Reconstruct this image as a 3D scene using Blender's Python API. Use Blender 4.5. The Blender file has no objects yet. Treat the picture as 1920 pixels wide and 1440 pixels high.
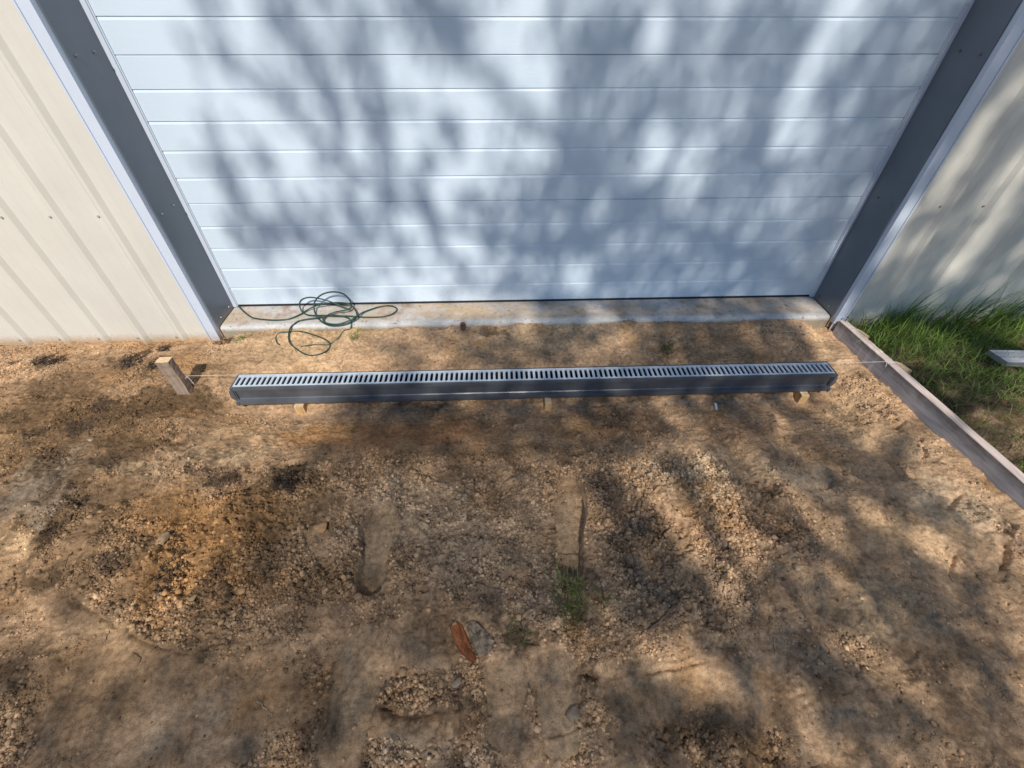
import bpy, math, random
import numpy as np
from mathutils import Vector, Matrix

SC = bpy.context.scene
COL = SC.collection
# ---------------------------------------------------------------- camera
CAM_POS = (1.5786, -2.3226, 1.4936)
CAM_R = (0.99932, -0.03678, 0.00323)
CAM_U = (0.02287, 0.6852, 0.728)
CAM_F = (0.02899, 0.72743, -0.68557)
LENS = 15.603
cam_d = bpy.data.cameras.new('camera'); cam = bpy.data.objects.new('camera', cam_d); COL.objects.link(cam)
cam_d.sensor_width = 36.0; cam_d.lens = LENS; cam_d.clip_start = 0.02; cam_d.clip_end = 500
m = Matrix.Identity(4)
for i in range(3):
    m[i][0] = CAM_R[i]; m[i][1] = CAM_U[i]; m[i][2] = -CAM_F[i]; m[i][3] = CAM_POS[i]
cam.matrix_world = m
SC.camera = cam
# ---------------------------------------------------------------- sky, sun, exposure
SUN_DIR = Vector((0.06, -1.0, 1.10)).normalized()          # towards the sun
el = math.asin(SUN_DIR.z); az = math.atan2(SUN_DIR.x, SUN_DIR.y)
W = bpy.data.worlds.new('World'); SC.world = W; W.use_nodes = True
nt = W.node_tree; nt.nodes.clear()
sky = nt.nodes.new('ShaderNodeTexSky'); sky.sky_type = 'NISHITA'; sky.sun_disc = False
sky.sun_elevation = el; sky.sun_rotation = az; sky.altitude = 900; sky.air_density = 1.0; sky.dust_density = 0.1; sky.ozone_density = 3.0
bg = nt.nodes.new('ShaderNodeBackground'); bg.inputs['Strength'].default_value = 0.105
wo = nt.nodes.new('ShaderNodeOutputWorld')
nt.links.new(sky.outputs[0], bg.inputs[0]); nt.links.new(bg.outputs[0], wo.inputs[0])
sl = bpy.data.lights.new('sun', 'SUN'); sl.energy = 4.1; sl.angle = math.radians(0.53); sl.color = (1.0, 0.955, 0.885)
sun = bpy.data.objects.new('sun', sl); COL.objects.link(sun); sun.location = (0, -20, 22)
sun.rotation_euler = SUN_DIR.to_track_quat('Z', 'Y').to_euler()
SC.view_settings.view_transform = 'Standard'; SC.view_settings.look = 'None'; SC.view_settings.gamma = 1.0
SC.view_settings.exposure = 0.20
SC.cycles.max_bounces = 6

# ---------------------------------------------------------------- measured data (metres)
SHADES = [(1, [(0.367, 1.409), (0.197, 0.93), (0.114, 0.561), (0.483, 0.318), (0.389, 0.026), (0.641, 0.021), (1.798, -0.012), (1.773, -0.221), (0.823, -0.209), (0.872, -0.63), (0.751, -0.935), (0.615, -1.257), (0.015, -1.267), (-0.684, -1.24), (0.079, -2.411), (2.849, -2.522), (3.763, 1.399)], 0.05, 0.6), (1, [(1.832, 1.428), (1.86, 1.029), (1.773, 0.73), (1.532, 0.681), (1.49, 0.366), (1.572, 0.021), (3.562, 0.014), (3.518, 1.431)], 0.1, 0.79), (1, [(0.375, 1.424), (1.811, 1.428), (1.86, 1.029), (1.747, 0.73), (1.532, 0.681), (1.492, 0.397), (1.571, -0.004), (-0.003, 0.013)], 0.06, 0.12), (1, [(0.016, 1.424), (0.415, 1.425), (0.245, 0.93), (0.181, 0.56), (0.226, 0.257), (0.253, 0.004), (-0.003, 0.013)], 0.05, 0.0), (0, [(0.462, 1.409), (0.44, 1.256), (0.512, 1.208), (0.542, 1.134)], 0.037, 0.65), (0, [(0.712, 1.41), (0.798, 1.296), (0.83, 1.189), (0.85, 1.033), (0.831, 0.904)], 0.067, 0.75), (0, [(0.747, 1.394), (0.907, 1.378), (1.112, 1.363)], 0.052, 0.6), (0, [(0.982, 1.346), (1.0, 1.244), (0.996, 1.133)], 0.048, 0.7), (0, [(0.745, 1.133), (0.737, 1.034), (0.741, 0.971)], 0.038, 0.6), (0, [(1.33, 1.411), (1.404, 1.313), (1.416, 1.207)], 0.069, 0.95), (0, [(1.161, 1.395), (1.253, 1.313), (1.308, 1.243)], 0.039, 0.7), (0, [(1.506, 1.395), (1.489, 1.296)], 0.031, 0.6), (0, [(1.077, 1.296), (1.11, 1.132), (1.131, 0.99), (1.255, 0.924), (1.256, 0.832)], 0.053, 0.8), (0, [(0.996, 1.133), (1.043, 1.033), (1.053, 0.903), (1.06, 0.736), (1.053, 0.55), (1.114, 0.403)], 0.058, 0.75), (0, [(1.243, 0.832), (1.227, 0.604), (1.262, 0.431), (1.335, 0.272), (1.446, 0.097)], 0.049, 0.8), (0, [(1.382, 0.957), (1.39, 0.901)], 0.06, 0.8), (0, [(0.252, 0.839), (0.275, 0.718), (0.262, 0.559), (0.231, 0.415)], 0.07, 0.75), (0, [(0.31, 0.473), (0.522, 0.441), (0.733, 0.377)], 0.09, 0.8), (0, [(0.497, 0.612), (0.723, 0.554)], 0.055, 0.55), (0, [(0.757, 0.859), (0.826, 0.738), (0.86, 0.552), (0.89, 0.436)], 0.055, 0.7), (0, [(0.666, 0.347), (0.673, 0.147), (0.688, -0.03)], 0.08, 0.8), (0, [(0.492, 0.814), (0.498, 0.691)], 0.037, 0.5), (0, [(0.943, 0.551), (1.033, 0.434), (1.046, 0.341)], 0.074, 0.7), (0, [(1.138, 0.735), (1.21, 0.684)], 0.053, 0.6), (0, [(1.511, 0.806), (1.667, 0.756)], 0.058, 0.7), (0, [(1.446, 0.601), (1.552, 0.457)], 0.069, 0.8), (0, [(0.999, 0.244), (1.15, 0.242)], 0.061, 0.5), (0, [(1.249, 0.027), (1.32, 0.099)], 0.051, 0.6), (0, [(0.819, 0.247), (0.932, 0.212)], 0.042, 0.4), (0, [(1.591, 0.944), (1.716, 0.944)], 0.04, 0.5), (0, [(1.188, 1.313), (1.208, 1.17), (1.257, 1.032)], 0.036, 0.05), (0, [(1.403, 1.052), (1.418, 1.092)], 0.071, 0.0), (0, [(1.707, 1.396), (1.733, 1.225), (1.761, 1.071)], 0.082, 0.12), (0, [(1.091, 1.261), (1.184, 1.225)], 0.027, 0.1), (0, [(1.521, 1.031), (1.486, 0.83), (1.426, 0.707)], 0.057, 0.05), (0, [(1.166, 1.189), (1.157, 1.073), (1.19, 0.902), (1.262, 0.879)], 0.03, 0.05), (0, [(0.819, 0.713), (0.901, 0.835)], 0.035, 0.1), (0, [(1.38, 0.459), (1.404, 0.398)], 0.064, 0.0), (0, [(1.145, 0.604), (1.176, 0.432), (1.193, 0.339)], 0.052, 0.05), (0, [(0.85, 0.108), (1.158, 0.066)], 0.063, 0.1), (0, [(1.332, 0.239), (1.264, 0.171)], 0.043, 0.2), (0, [(1.784, 0.424), (1.825, 0.161), (1.832, 0.015)], 0.063, 0.6), (0, [(2.046, 0.158), (2.061, 0.011)], 0.086, 0.15), (0, [(2.266, 1.38), (2.264, 1.313), (2.258, 1.243)], 0.045, 0.2), (0, [(2.355, 0.918), (2.377, 0.8)], 0.069, 0.1), (0, [(2.169, 1.206), (2.222, 1.049), (2.21, 0.985)], 0.044, 0.7), (0, [(2.177, 0.726), (2.136, 0.537)], 0.057, 0.45), (0, [(2.505, 1.206), (2.535, 1.109)], 0.034, 0.45), (0, [(2.628, 1.047), (2.638, 0.939), (2.603, 0.846)], 0.077, 0.5), (0, [(3.039, 1.414), (3.041, 1.26), (2.985, 1.108), (3.015, 0.959), (2.991, 0.867)], 0.078, 0.15), (0, [(3.248, 1.205), (3.253, 1.066), (3.169, 0.936), (3.119, 0.819)], 0.047, 0.5), (0, [(2.591, 0.798), (2.588, 0.616)], 0.062, 0.25), (0, [(2.752, 0.797), (2.834, 0.641)], 0.04, 0.65), (0, [(3.516, 0.74), (3.507, 0.607), (3.543, 0.431), (3.548, 0.303)], 0.074, 0.35), (0, [(3.139, 0.718), (3.05, 0.527), (2.958, 0.376)], 0.065, 0.6), (0, [(3.303, 0.609), (3.221, 0.404)], 0.055, 0.65), (0, [(2.425, 0.59), (2.443, 0.445)], 0.053, 0.65), (0, [(2.28, 0.447), (2.278, 0.29)], 0.049, 0.75), (0, [(2.378, 0.079), (2.64, 0.074)], 0.059, 0.6), (0, [(3.142, 0.138), (3.202, 0.013)], 0.073, 0.55), (0, [(3.405, 0.204), (3.457, 0.021)], 0.055, 0.55), (0, [(2.775, 0.379), (2.795, 0.214)], 0.051, 0.7), (1, [(3.063, 1.228), (3.659, 1.229), (5.72, -0.316), (3.549, -0.267)], 0.05, 0.84), (0, [(3.686, 0.767), (3.697, 0.546), (3.728, 0.171)], 0.057, 0.15), (0, [(3.986, 0.636), (4.043, 0.365), (4.059, 0.072)], 0.067, 0.1), (0, [(3.751, 0.866), (3.759, 0.94)], 0.041, 0.2), (0, [(3.601, 0.142), (3.575, 0.371)], 0.049, 0.2), (0, [(4.342, 0.131), (4.348, -0.031)], 0.057, 0.3), (0, [(3.617, 0.827), (3.598, 0.617)], 0.035, 0.95), (0, [(4.256, 0.308), (4.332, 0.068)], 0.067, 0.95), (0, [(3.712, 0.369), (3.672, 0.259)], 0.057, 0.85), (0, [(3.879, 0.544), (3.916, 0.312)], 0.037, 0.85), (1, [(3.668, -0.229), (4.681, -0.264), (3.721, -1.531), (3.585, -0.729)], 0.05, 0.55), (0, [(4.05, -0.746), (4.076, -0.932), (4.134, -1.06)], 0.083, 0.2), (0, [(3.948, -0.368), (4.082, -0.543)], 0.068, 0.35), (0, [(4.282, -0.755), (4.378, -0.783)], 0.046, 0.3), (1, [(-0.018, 0.03), (0.894, 0.012), (1.034, -0.195), (0.934, -0.68), (0.723, -0.764), (0.751, -0.935), (0.615, -1.257), (-0.663, -1.273), (-1.939, -0.575), (-1.305, 0.078)], 0.04, 0.0), (1, [(1.93, 0.013), (3.394, 0.011), (3.321, -0.276), (3.322, -0.671), (3.107, -0.852), (1.715, -0.823), (1.447, -0.651), (1.874, -0.294)], 0.06, 0.8), (0, [(0.842, -0.371), (0.974, -0.484)], 0.078, 0.5), (0, [(1.157, -0.199), (1.303, -0.214)], 0.077, 0.4), (0, [(1.398, -0.277), (1.453, -0.501), (1.388, -0.697)], 0.072, 0.65), (0, [(0.955, -0.261), (1.243, -0.493)], 0.066, 0.2), (0, [(2.216, -0.052), (2.206, -0.237)], 0.068, 0.35), (0, [(3.416, -0.126), (3.51, -0.223)], 0.069, 0.25), (0, [(2.113, -0.525), (2.321, -0.424)], 0.08, 0.4), (0, [(3.453, -0.465), (3.409, -0.623)], 0.066, 0.2), (0, [(1.655, -0.157), (1.704, -0.402)], 0.08, 0.5), (0, [(2.829, -0.328), (3.003, -0.449)], 0.074, 0.65), (1, [(0.741, -0.873), (3.073, -0.916), (3.091, -1.176), (2.884, -1.275), (1.658, -1.296), (0.63, -1.322), (0.661, -1.01)], 0.05, 0.82), (0, [(2.417, -0.976), (2.422, -1.114), (2.471, -1.189)], 0.056, 0.25), (0, [(3.44, -0.772), (3.366, -1.111), (3.375, -1.361)], 0.088, 0.1), (0, [(2.926, -1.095), (3.001, -1.245)], 0.059, 0.45), (0, [(1.302, -1.109), (1.424, -1.22)], 0.058, 0.55), (0, [(1.938, -1.096), (2.023, -1.173)], 0.05, 0.5), (1, [(-1.677, -1.137), (0.776, -1.09), (0.63, -1.322), (0.529, -1.676), (0.571, -2.05), (0.314, -2.157), (-0.215, -2.198), (-0.677, -2.194)], 0.08, 0.1), (1, [(0.623, -1.29), (1.658, -1.296), (1.96, -1.34), (1.88, -1.95), (1.778, -2.479), (-0.064, -2.405), (-0.204, -2.213), (0.317, -2.165), (0.571, -2.05), (0.549, -1.677)], 0.1, 0.12), (1, [(1.96, -1.34), (2.884, -1.275), (3.091, -1.176), (3.305, -1.391), (3.492, -1.791), (2.849, -2.522), (1.749, -2.478), (1.861, -1.949)], 0.05, 0.76), (0, [(2.069, -1.376), (2.15, -1.638), (2.243, -1.944)], 0.059, 0.15), (0, [(2.354, -1.306), (2.374, -1.62), (2.405, -1.796)], 0.069, 0.15), (0, [(2.61, -1.332), (2.633, -1.489), (2.703, -1.659), (2.753, -1.762)], 0.064, 0.25), (0, [(2.803, -1.238), (2.938, -1.44), (2.995, -1.503)], 0.051, 0.5), (0, [(2.927, -1.614), (3.057, -1.749), (3.138, -1.893)], 0.05, 0.1), (0, [(3.265, -1.145), (3.309, -1.455), (3.383, -1.604), (3.43, -1.788)], 0.053, 0.25), (0, [(3.388, -1.737), (3.313, -1.878)], 0.048, 0.3), (0, [(2.098, -1.737), (2.137, -1.919), (2.182, -2.002)], 0.023, 0.6), (0, [(2.632, -1.938), (2.667, -2.04), (2.689, -2.151), (2.741, -2.205)], 0.042, 0.3), (0, [(1.89, -2.12), (2.006, -2.192), (2.093, -2.275)], 0.061, 0.25), (0, [(2.498, -2.144), (2.609, -2.248), (2.711, -2.387), (2.782, -2.495)], 0.04, 0.35), (0, [(2.283, -2.356), (2.341, -2.477)], 0.041, 0.5), (0, [(3.258, -1.92), (3.22, -2.1)], 0.043, 0.6), (0, [(2.963, -2.145), (3.027, -2.281)], 0.036, 0.6), (0, [(1.429, -2.307), (1.416, -2.477)], 0.013, 0.1), (0, [(1.668, -2.242), (1.639, -2.358), (1.631, -2.486)], 0.029, 0.1), (0, [(1.523, -1.356), (1.578, -1.507)], 0.04, 0.3), (0, [(1.348, -1.38), (1.415, -1.443)], 0.05, 0.5), (0, [(-0.408, -1.664), (-0.269, -1.761)], 0.05, 0.0), (0, [(-0.424, -1.639), (-0.332, -1.78)], 0.077, 0.0), (0, [(1.013, -1.832), (1.06, -1.918)], 0.041, 0.55), (0, [(1.145, -2.073), (1.252, -2.195)], 0.043, 0.6), (0, [(0.712, -0.7), (1.444, -0.708), (2.017, -0.701)], 0.034, 0.3), (0, [(2.017, -0.701), (3.184, -0.705)], 0.029, 0.6), (0, [(1.779, -0.993)], 0.037, 0.15), (0, [(3.088, -0.98)], 0.038, 0.1), (0, [(0.534, -0.986)], 0.036, 0), (0, [(1.384, -0.854), (1.41, -0.897)], 0.054, 0.4), (0, [(2.088, -1.352), (2.155, -1.638), (2.243, -1.944)], 0.051, 0.05), (0, [(2.359, -1.306), (2.374, -1.62), (2.405, -1.796)], 0.06, 0.05), (0, [(2.61, -1.332), (2.633, -1.489), (2.703, -1.659), (2.753, -1.762)], 0.051, 0.12), (0, [(2.927, -1.614), (3.057, -1.749), (3.138, -1.893)], 0.046, 0.0), (0, [(1.89, -2.12), (2.006, -2.192), (2.083, -2.259)], 0.05, 0.1), (0, [(2.223, -1.413), (2.282, -1.744), (2.348, -2.008)], 0.029, 0.95), (0, [(2.63, -1.757), (2.727, -1.942), (2.86, -2.086), (2.97, -2.247)], 0.047, 0.9), (0, [(2.357, -2.028), (2.45, -2.289), (2.564, -2.461)], 0.065, 0.9), (0, [(2.563, -1.331), (2.633, -1.489)], 0.023, 0.8), (0, [(1.933, -1.463), (1.914, -1.73), (2.017, -2.053)], 0.041, 0.85), (1, [(0.0, -2.45), (5.2, -2.45), (5.2, -3.9), (0.0, -3.9)], 0.12, 0.6)]
SHADES_FAR = [(1, [(0.623, -1.29), (1.658, -1.296), (1.96, -1.34), (1.955, -1.731), (1.792, -2.48), (-0.012, -2.477), (-0.204, -2.213), (0.306, -2.141), (0.559, -2.014), (0.549, -1.677)], 0.14, 0.58)]
ROUGH = [([(0.284, -1.339), (0.42, -1.166), (1.017, -1.102), (1.724, -1.097), (2.333, -1.072), (2.666, -1.159), (2.78, -1.402), (2.726, -1.621), (2.484, -1.797), (2.239, -1.915), (1.833, -1.915), (1.499, -1.903), (1.249, -1.77), (1.036, -1.762), (0.664, -1.866), (0.236, -1.7), (0.087, -1.605), (0.006, -1.421)], 1.0, 0.1), ([(1.178, -2.034), (1.47, -2.045), (1.666, -2.118), (1.659, -2.195), (1.135, -2.176)], 0.8, 0.03), ([(1.837, -1.986), (1.938, -2.043), (1.872, -2.203), (1.73, -2.198), (1.74, -2.121)], 0.6, 0.03), ([(1.978, -2.069), (2.407, -2.06), (2.355, -2.221), (1.915, -2.205)], 0.9, 0.04), ([(-0.314, -1.853), (0.102, -1.896), (0.253, -2.019), (0.302, -2.146), (-0.05, -2.133)], 0.8, 0.03), ([(-0.573, -0.957), (-0.38, -0.964), (-0.075, -1.327), (0.118, -1.625), (-0.026, -1.601), (-0.218, -1.413)], 0.75, 0.03), ([(0.896, -1.966), (0.991, -1.856), (1.086, -1.973), (1.022, -2.172), (0.838, -2.165)], 0.6, 0.03), ([(2.628, -1.768), (2.739, -1.888), (2.939, -2.039), (2.76, -2.059), (2.602, -1.943)], 0.5, 0.05), ([(3.387, -0.574), (3.567, -0.706), (3.505, -1.0), (3.323, -0.96)], 0.55, 0.03), ([(-0.027, -1.123), (0.36, -1.079), (0.697, -1.12), (0.475, -1.297), (0.136, -1.334)], 0.5, 0.04), ([(-0.7, -0.604), (-0.179, -0.581), (0.114, -0.745), (-0.055, -1.036), (-0.426, -0.931)], 0.45, 0.05), ([(0.528, -0.74), (0.744, -0.766), (0.73, -0.905), (0.429, -0.895)], 0.3, 0.03)]
FLAT = [([(0.243, -1.766), (0.68, -1.903), (0.876, -1.91), (0.971, -2.008), (0.81, -2.132), (0.292, -2.113), (0.197, -1.94)], 0.9, 0.05), ([(1.863, -1.931), (2.219, -1.922), (2.378, -2.019), (2.044, -2.059), (1.875, -2.04)], 0.8, 0.03), ([(2.896, -1.43), (3.321, -1.559), (3.295, -1.738), (2.933, -1.813), (2.852, -1.646)], 0.6, 0.05), ([(2.881, -1.723), (3.286, -1.875), (3.021, -2.167), (2.875, -2.037)], 0.5, 0.08), ([(0.598, -0.797), (1.738, -0.906), (1.631, -1.033), (0.766, -1.034)], 0.5, 0.04)]
TINT = [(-0.426, -0.931, 0.807, 0.431, 0.215, 0.13, 0.065, 0.85), (-0.035, -1.419, 0.528, 0.416, 0.215, 0.13, 0.065, 0.7), (0.523, -1.46, 0.525, 0.381, 0.215, 0.13, 0.065, 0.75), (1.145, -1.016, 1.022, 0.189, 0.215, 0.13, 0.065, 0.45), (1.689, -1.585, 0.822, 0.458, 0.215, 0.13, 0.065, 0.2), (0.426, -1.879, 0.693, 0.177, 0.215, 0.13, 0.065, 0.6), (-0.246, -0.453, 0.573, 0.178, 0.215, 0.13, 0.065, 0.5), (1.809, -2.063, 0.771, 0.124, 0.215, 0.13, 0.065, 0.3), (0.971, -2.008, 0.405, 0.169, 0.215, 0.13, 0.065, 0.6), (-0.05, -1.122, 0.297, 0.069, 0.47, 0.335, 0.2, 0.6), (0.347, -1.05, 0.285, 0.073, 0.47, 0.335, 0.2, 0.6), (0.514, -1.438, 0.264, 0.224, 0.37, 0.195, 0.075, 0.75), (0.518, -1.621, 0.281, 0.152, 0.37, 0.195, 0.075, 0.5), (0.284, -1.339, 0.254, 0.145, 0.37, 0.195, 0.075, 0.6), (0.452, -1.673, 0.219, 0.109, 0.37, 0.195, 0.075, 0.55), (0.736, -1.609, 0.114, 0.174, 0.065, 0.045, 0.03, 0.3), (-0.017, -0.74, 0.262, 0.164, 0.215, 0.13, 0.065, 0.9), (-0.646, -0.719, 0.393, 0.188, 0.215, 0.13, 0.065, 0.85), (-0.271, -0.871, 0.4, 0.171, 0.215, 0.13, 0.065, 0.6), (-0.18, -1.323, 0.126, 0.294, 0.215, 0.13, 0.065, 0.7), (-0.506, -0.488, 0.452, 0.174, 0.215, 0.13, 0.065, 0.5), (-0.372, -0.216, 0.491, 0.112, 0.37, 0.195, 0.075, 0.45), (-0.398, -1.165, 0.134, 0.248, 0.31, 0.24, 0.17, 0.8), (-0.222, -1.321, 0.147, 0.122, 0.31, 0.24, 0.17, 0.8), (-0.132, -0.457, 0.172, 0.133, 0.37, 0.195, 0.075, 0.5), (0.73, -0.905, 0.352, 0.101, 0.37, 0.195, 0.075, 0.8), (0.29, -0.857, 0.152, 0.104, 0.6, 0.4, 0.22, 0.4), (1.184, -0.937, 0.575, 0.133, 0.3, 0.155, 0.075, 0.85), (2.114, -0.952, 0.403, 0.113, 0.3, 0.155, 0.075, 0.5), (1.486, -1.089, 0.715, 0.059, 0.215, 0.13, 0.065, 0.5), (0.454, -0.961, 0.147, 0.129, 0.6, 0.4, 0.22, 0.4), (1.329, -1.467, 0.531, 0.29, 0.31, 0.24, 0.17, 0.6), (1.682, -1.68, 0.487, 0.222, 0.31, 0.24, 0.17, 0.45), (2.139, -1.733, 0.313, 0.159, 0.31, 0.24, 0.17, 0.45), (0.983, -1.692, 0.164, 0.108, 0.215, 0.13, 0.065, 0.6), (0.855, -1.359, 0.148, 0.144, 0.215, 0.13, 0.065, 0.5), (1.104, -1.66, 0.223, 0.149, 0.215, 0.13, 0.065, 0.35), (0.723, -1.203, 0.135, 0.081, 0.065, 0.045, 0.03, 0.55), (1.206, -1.298, 0.174, 0.051, 0.56, 0.42, 0.27, 0.3), (2.392, -1.261, 0.249, 0.16, 0.56, 0.42, 0.27, 0.7), (2.845, -1.277, 0.272, 0.159, 0.56, 0.42, 0.27, 0.5), (3.132, -1.53, 0.329, 0.151, 0.6, 0.4, 0.22, 0.55), (3.427, -1.425, 0.238, 0.166, 0.56, 0.42, 0.27, 0.6), (3.251, -0.991, 0.279, 0.164, 0.6, 0.4, 0.22, 0.4), (2.843, -1.81, 0.27, 0.15, 0.47, 0.335, 0.2, 0.6), (2.993, -1.972, 0.266, 0.17, 0.215, 0.13, 0.065, 0.25), (2.063, -1.994, 0.225, 0.054, 0.6, 0.4, 0.22, 0.4), (2.745, -0.974, 0.304, 0.099, 0.3, 0.155, 0.075, 0.35), (2.142, -0.813, 0.318, 0.088, 0.215, 0.13, 0.065, 0.6), (1.942, -0.913, 0.229, 0.082, 0.37, 0.195, 0.075, 0.4), (0.412, -1.987, 0.404, 0.158, 0.215, 0.13, 0.065, 0.35), (0.243, -1.766, 0.226, 0.082, 0.6, 0.4, 0.22, 0.45), (0.75, -2.061, 0.301, 0.085, 0.31, 0.24, 0.17, 0.5), (-0.221, -1.487, 0.118, 0.076, 0.6, 0.4, 0.22, 1.0), (1.065, -2.011, 0.187, 0.129, 0.215, 0.13, 0.065, 0.45), (1.115, -1.96, 0.048, 0.124, 0.56, 0.42, 0.27, 0.3), (0.549, -0.246, 0.493, 0.203, 0.6, 0.4, 0.22, 0.65), (1.782, -0.286, 0.62, 0.15, 0.47, 0.335, 0.2, 0.5), (2.712, -0.316, 0.497, 0.15, 0.215, 0.13, 0.065, 0.3), (0.513, -0.522, 0.255, 0.173, 0.6, 0.4, 0.22, 0.6), (1.112, -1.604, 0.047, 0.098, 0.56, 0.42, 0.27, 0.5), (1.832, -1.462, 0.052, 0.157, 0.31, 0.24, 0.17, 0.4), (1.428, -2.109, 0.267, 0.058, 0.31, 0.24, 0.17, 0.6), (2.176, -2.125, 0.21, 0.058, 0.215, 0.13, 0.065, 0.7), (2.108, -2.146, 0.162, 0.045, 0.215, 0.13, 0.065, 0.3), (1.724, -1.996, 0.063, 0.08, 0.215, 0.13, 0.065, 0.5), (1.548, -1.976, 0.065, 0.081, 0.215, 0.13, 0.065, 0.5), (1.77, -2.122, 0.059, 0.07, 0.6, 0.4, 0.22, 0.7), (1.547, -2.09, 0.021, 0.071, 0.6, 0.4, 0.22, 0.7), (3.446, -0.39, 0.092, 0.242, 0.6, 0.4, 0.22, 0.5), (3.38, -0.779, 0.164, 0.152, 0.6, 0.4, 0.22, 0.5), (3.487, -1.096, 0.147, 0.123, 0.56, 0.42, 0.27, 0.3)]
DARKS = [(-0.046, -0.684, 0.214, 0.101, 0.105, 0.064, 0.034, 0.7), (-0.324, -0.784, 0.257, 0.094, 0.105, 0.064, 0.034, 0.7), (-0.687, -0.584, 0.218, 0.082, 0.105, 0.064, 0.034, 0.6), (-0.696, -0.823, 0.152, 0.084, 0.105, 0.064, 0.034, 0.6), (-0.009, -0.992, 0.192, 0.037, 0.105, 0.064, 0.034, 0.6), (0.3, -1.048, 0.142, 0.031, 0.105, 0.064, 0.034, 0.5), (-0.388, -1.054, 0.061, 0.119, 0.105, 0.064, 0.034, 0.8), (-0.159, -1.324, 0.05, 0.146, 0.105, 0.064, 0.034, 0.7), (-0.063, -1.6, 0.112, 0.034, 0.105, 0.064, 0.034, 0.6), (0.029, -1.257, 0.13, 0.077, 0.105, 0.064, 0.034, 0.4), (0.601, -1.35, 0.127, 0.144, 0.105, 0.064, 0.034, 0.4), (-0.878, -0.388, 0.104, 0.042, 0.065, 0.045, 0.03, 0.5), (-1.054, -0.387, 0.04, 0.023, 0.065, 0.045, 0.03, 0.8), (-0.476, -0.406, 0.075, 0.055, 0.065, 0.045, 0.03, 0.5), (-0.287, -0.43, 0.063, 0.063, 0.065, 0.045, 0.03, 0.5), (-0.403, -0.312, 0.042, 0.033, 0.065, 0.045, 0.03, 0.8), (-0.41, -0.727, 0.078, 0.052, 0.065, 0.045, 0.03, 0.8), (-0.396, -0.867, 0.065, 0.054, 0.065, 0.045, 0.03, 0.8), (-0.724, -0.717, 0.104, 0.112, 0.065, 0.045, 0.03, 0.35), (-0.584, -0.926, 0.054, 0.039, 0.065, 0.045, 0.03, 0.6), (-0.559, -0.894, 0.035, 0.033, 0.065, 0.045, 0.03, 0.7), (-0.154, -1.062, 0.084, 0.048, 0.065, 0.045, 0.03, 0.5), (0.352, -1.164, 0.136, 0.061, 0.065, 0.045, 0.03, 0.55), (0.414, -1.206, 0.058, 0.043, 0.065, 0.045, 0.03, 0.6), (0.67, -1.141, 0.078, 0.025, 0.065, 0.045, 0.03, 0.8), (0.694, -1.25, 0.075, 0.057, 0.065, 0.045, 0.03, 0.9), (-0.297, -1.168, 0.04, 0.137, 0.065, 0.045, 0.03, 0.55), (-0.126, -1.416, 0.04, 0.135, 0.065, 0.045, 0.03, 0.5), (0.591, -1.642, 0.045, 0.082, 0.065, 0.045, 0.03, 0.6), (0.611, -1.747, 0.025, 0.027, 0.065, 0.045, 0.03, 0.6), (1.598, -1.337, 0.087, 0.099, 0.105, 0.064, 0.034, 0.35), (1.375, -1.807, 0.07, 0.065, 0.105, 0.064, 0.034, 0.5), (1.807, -1.971, 0.042, 0.041, 0.065, 0.045, 0.03, 0.6), (1.899, -2.002, 0.054, 0.053, 0.065, 0.045, 0.03, 0.4), (1.425, -2.049, 0.184, 0.02, 0.105, 0.064, 0.034, 0.5), (1.423, -2.017, 0.094, 0.016, 0.065, 0.045, 0.03, 0.6), (1.592, -2.092, 0.06, 0.036, 0.065, 0.045, 0.03, 0.35), (1.845, -1.722, 0.055, 0.106, 0.065, 0.045, 0.03, 0.5), (1.618, -1.847, 0.069, 0.034, 0.065, 0.045, 0.03, 0.6), (2.618, -1.269, 0.136, 0.08, 0.065, 0.045, 0.03, 0.3), (2.673, -1.349, 0.066, 0.034, 0.065, 0.045, 0.03, 0.5), (0.204, -1.572, 0.05, 0.031, 0.065, 0.045, 0.03, 0.6), (2.581, -0.433, 0.12, 0.055, 0.065, 0.045, 0.03, 0.45), (1.566, -0.254, 0.112, 0.026, 0.065, 0.045, 0.03, 0.6), (1.151, -1.218, 0.405, 0.065, 0.105, 0.064, 0.034, 0.2), (1.189, -2.015, 0.063, 0.026, 0.065, 0.045, 0.03, 0.4), (2.968, -1.524, 0.123, 0.043, 0.065, 0.045, 0.03, 0.1)]
PRINTS = [((1.855, -1.308), (1.815, -1.625), 0.059, 0.02), ((1.123, -1.426), (1.124, -1.651), 0.063, 0.0145), ((1.721, -1.94), (1.729, -2.085), 0.067, 0.0148), ((1.581, -1.949), (1.57, -2.067), 0.063, 0.014), ((1.145, -1.869), (1.117, -2.098), 0.079, 0.0135), ((2.981, -1.848), (2.862, -1.915), 0.042, 0.005), ((3.444, -1.376), (3.367, -1.295), 0.063, 0.01), ((2.898, -1.265), (3.028, -1.2), 0.069, 0.01), ((3.443, -1.563), (3.358, -1.663), 0.06, 0.01), ((0.369, -0.989), (0.552, -0.964), 0.049, 0.008), ((0.886, -1.473), (0.953, -1.579), 0.043, 0.01)]
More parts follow.
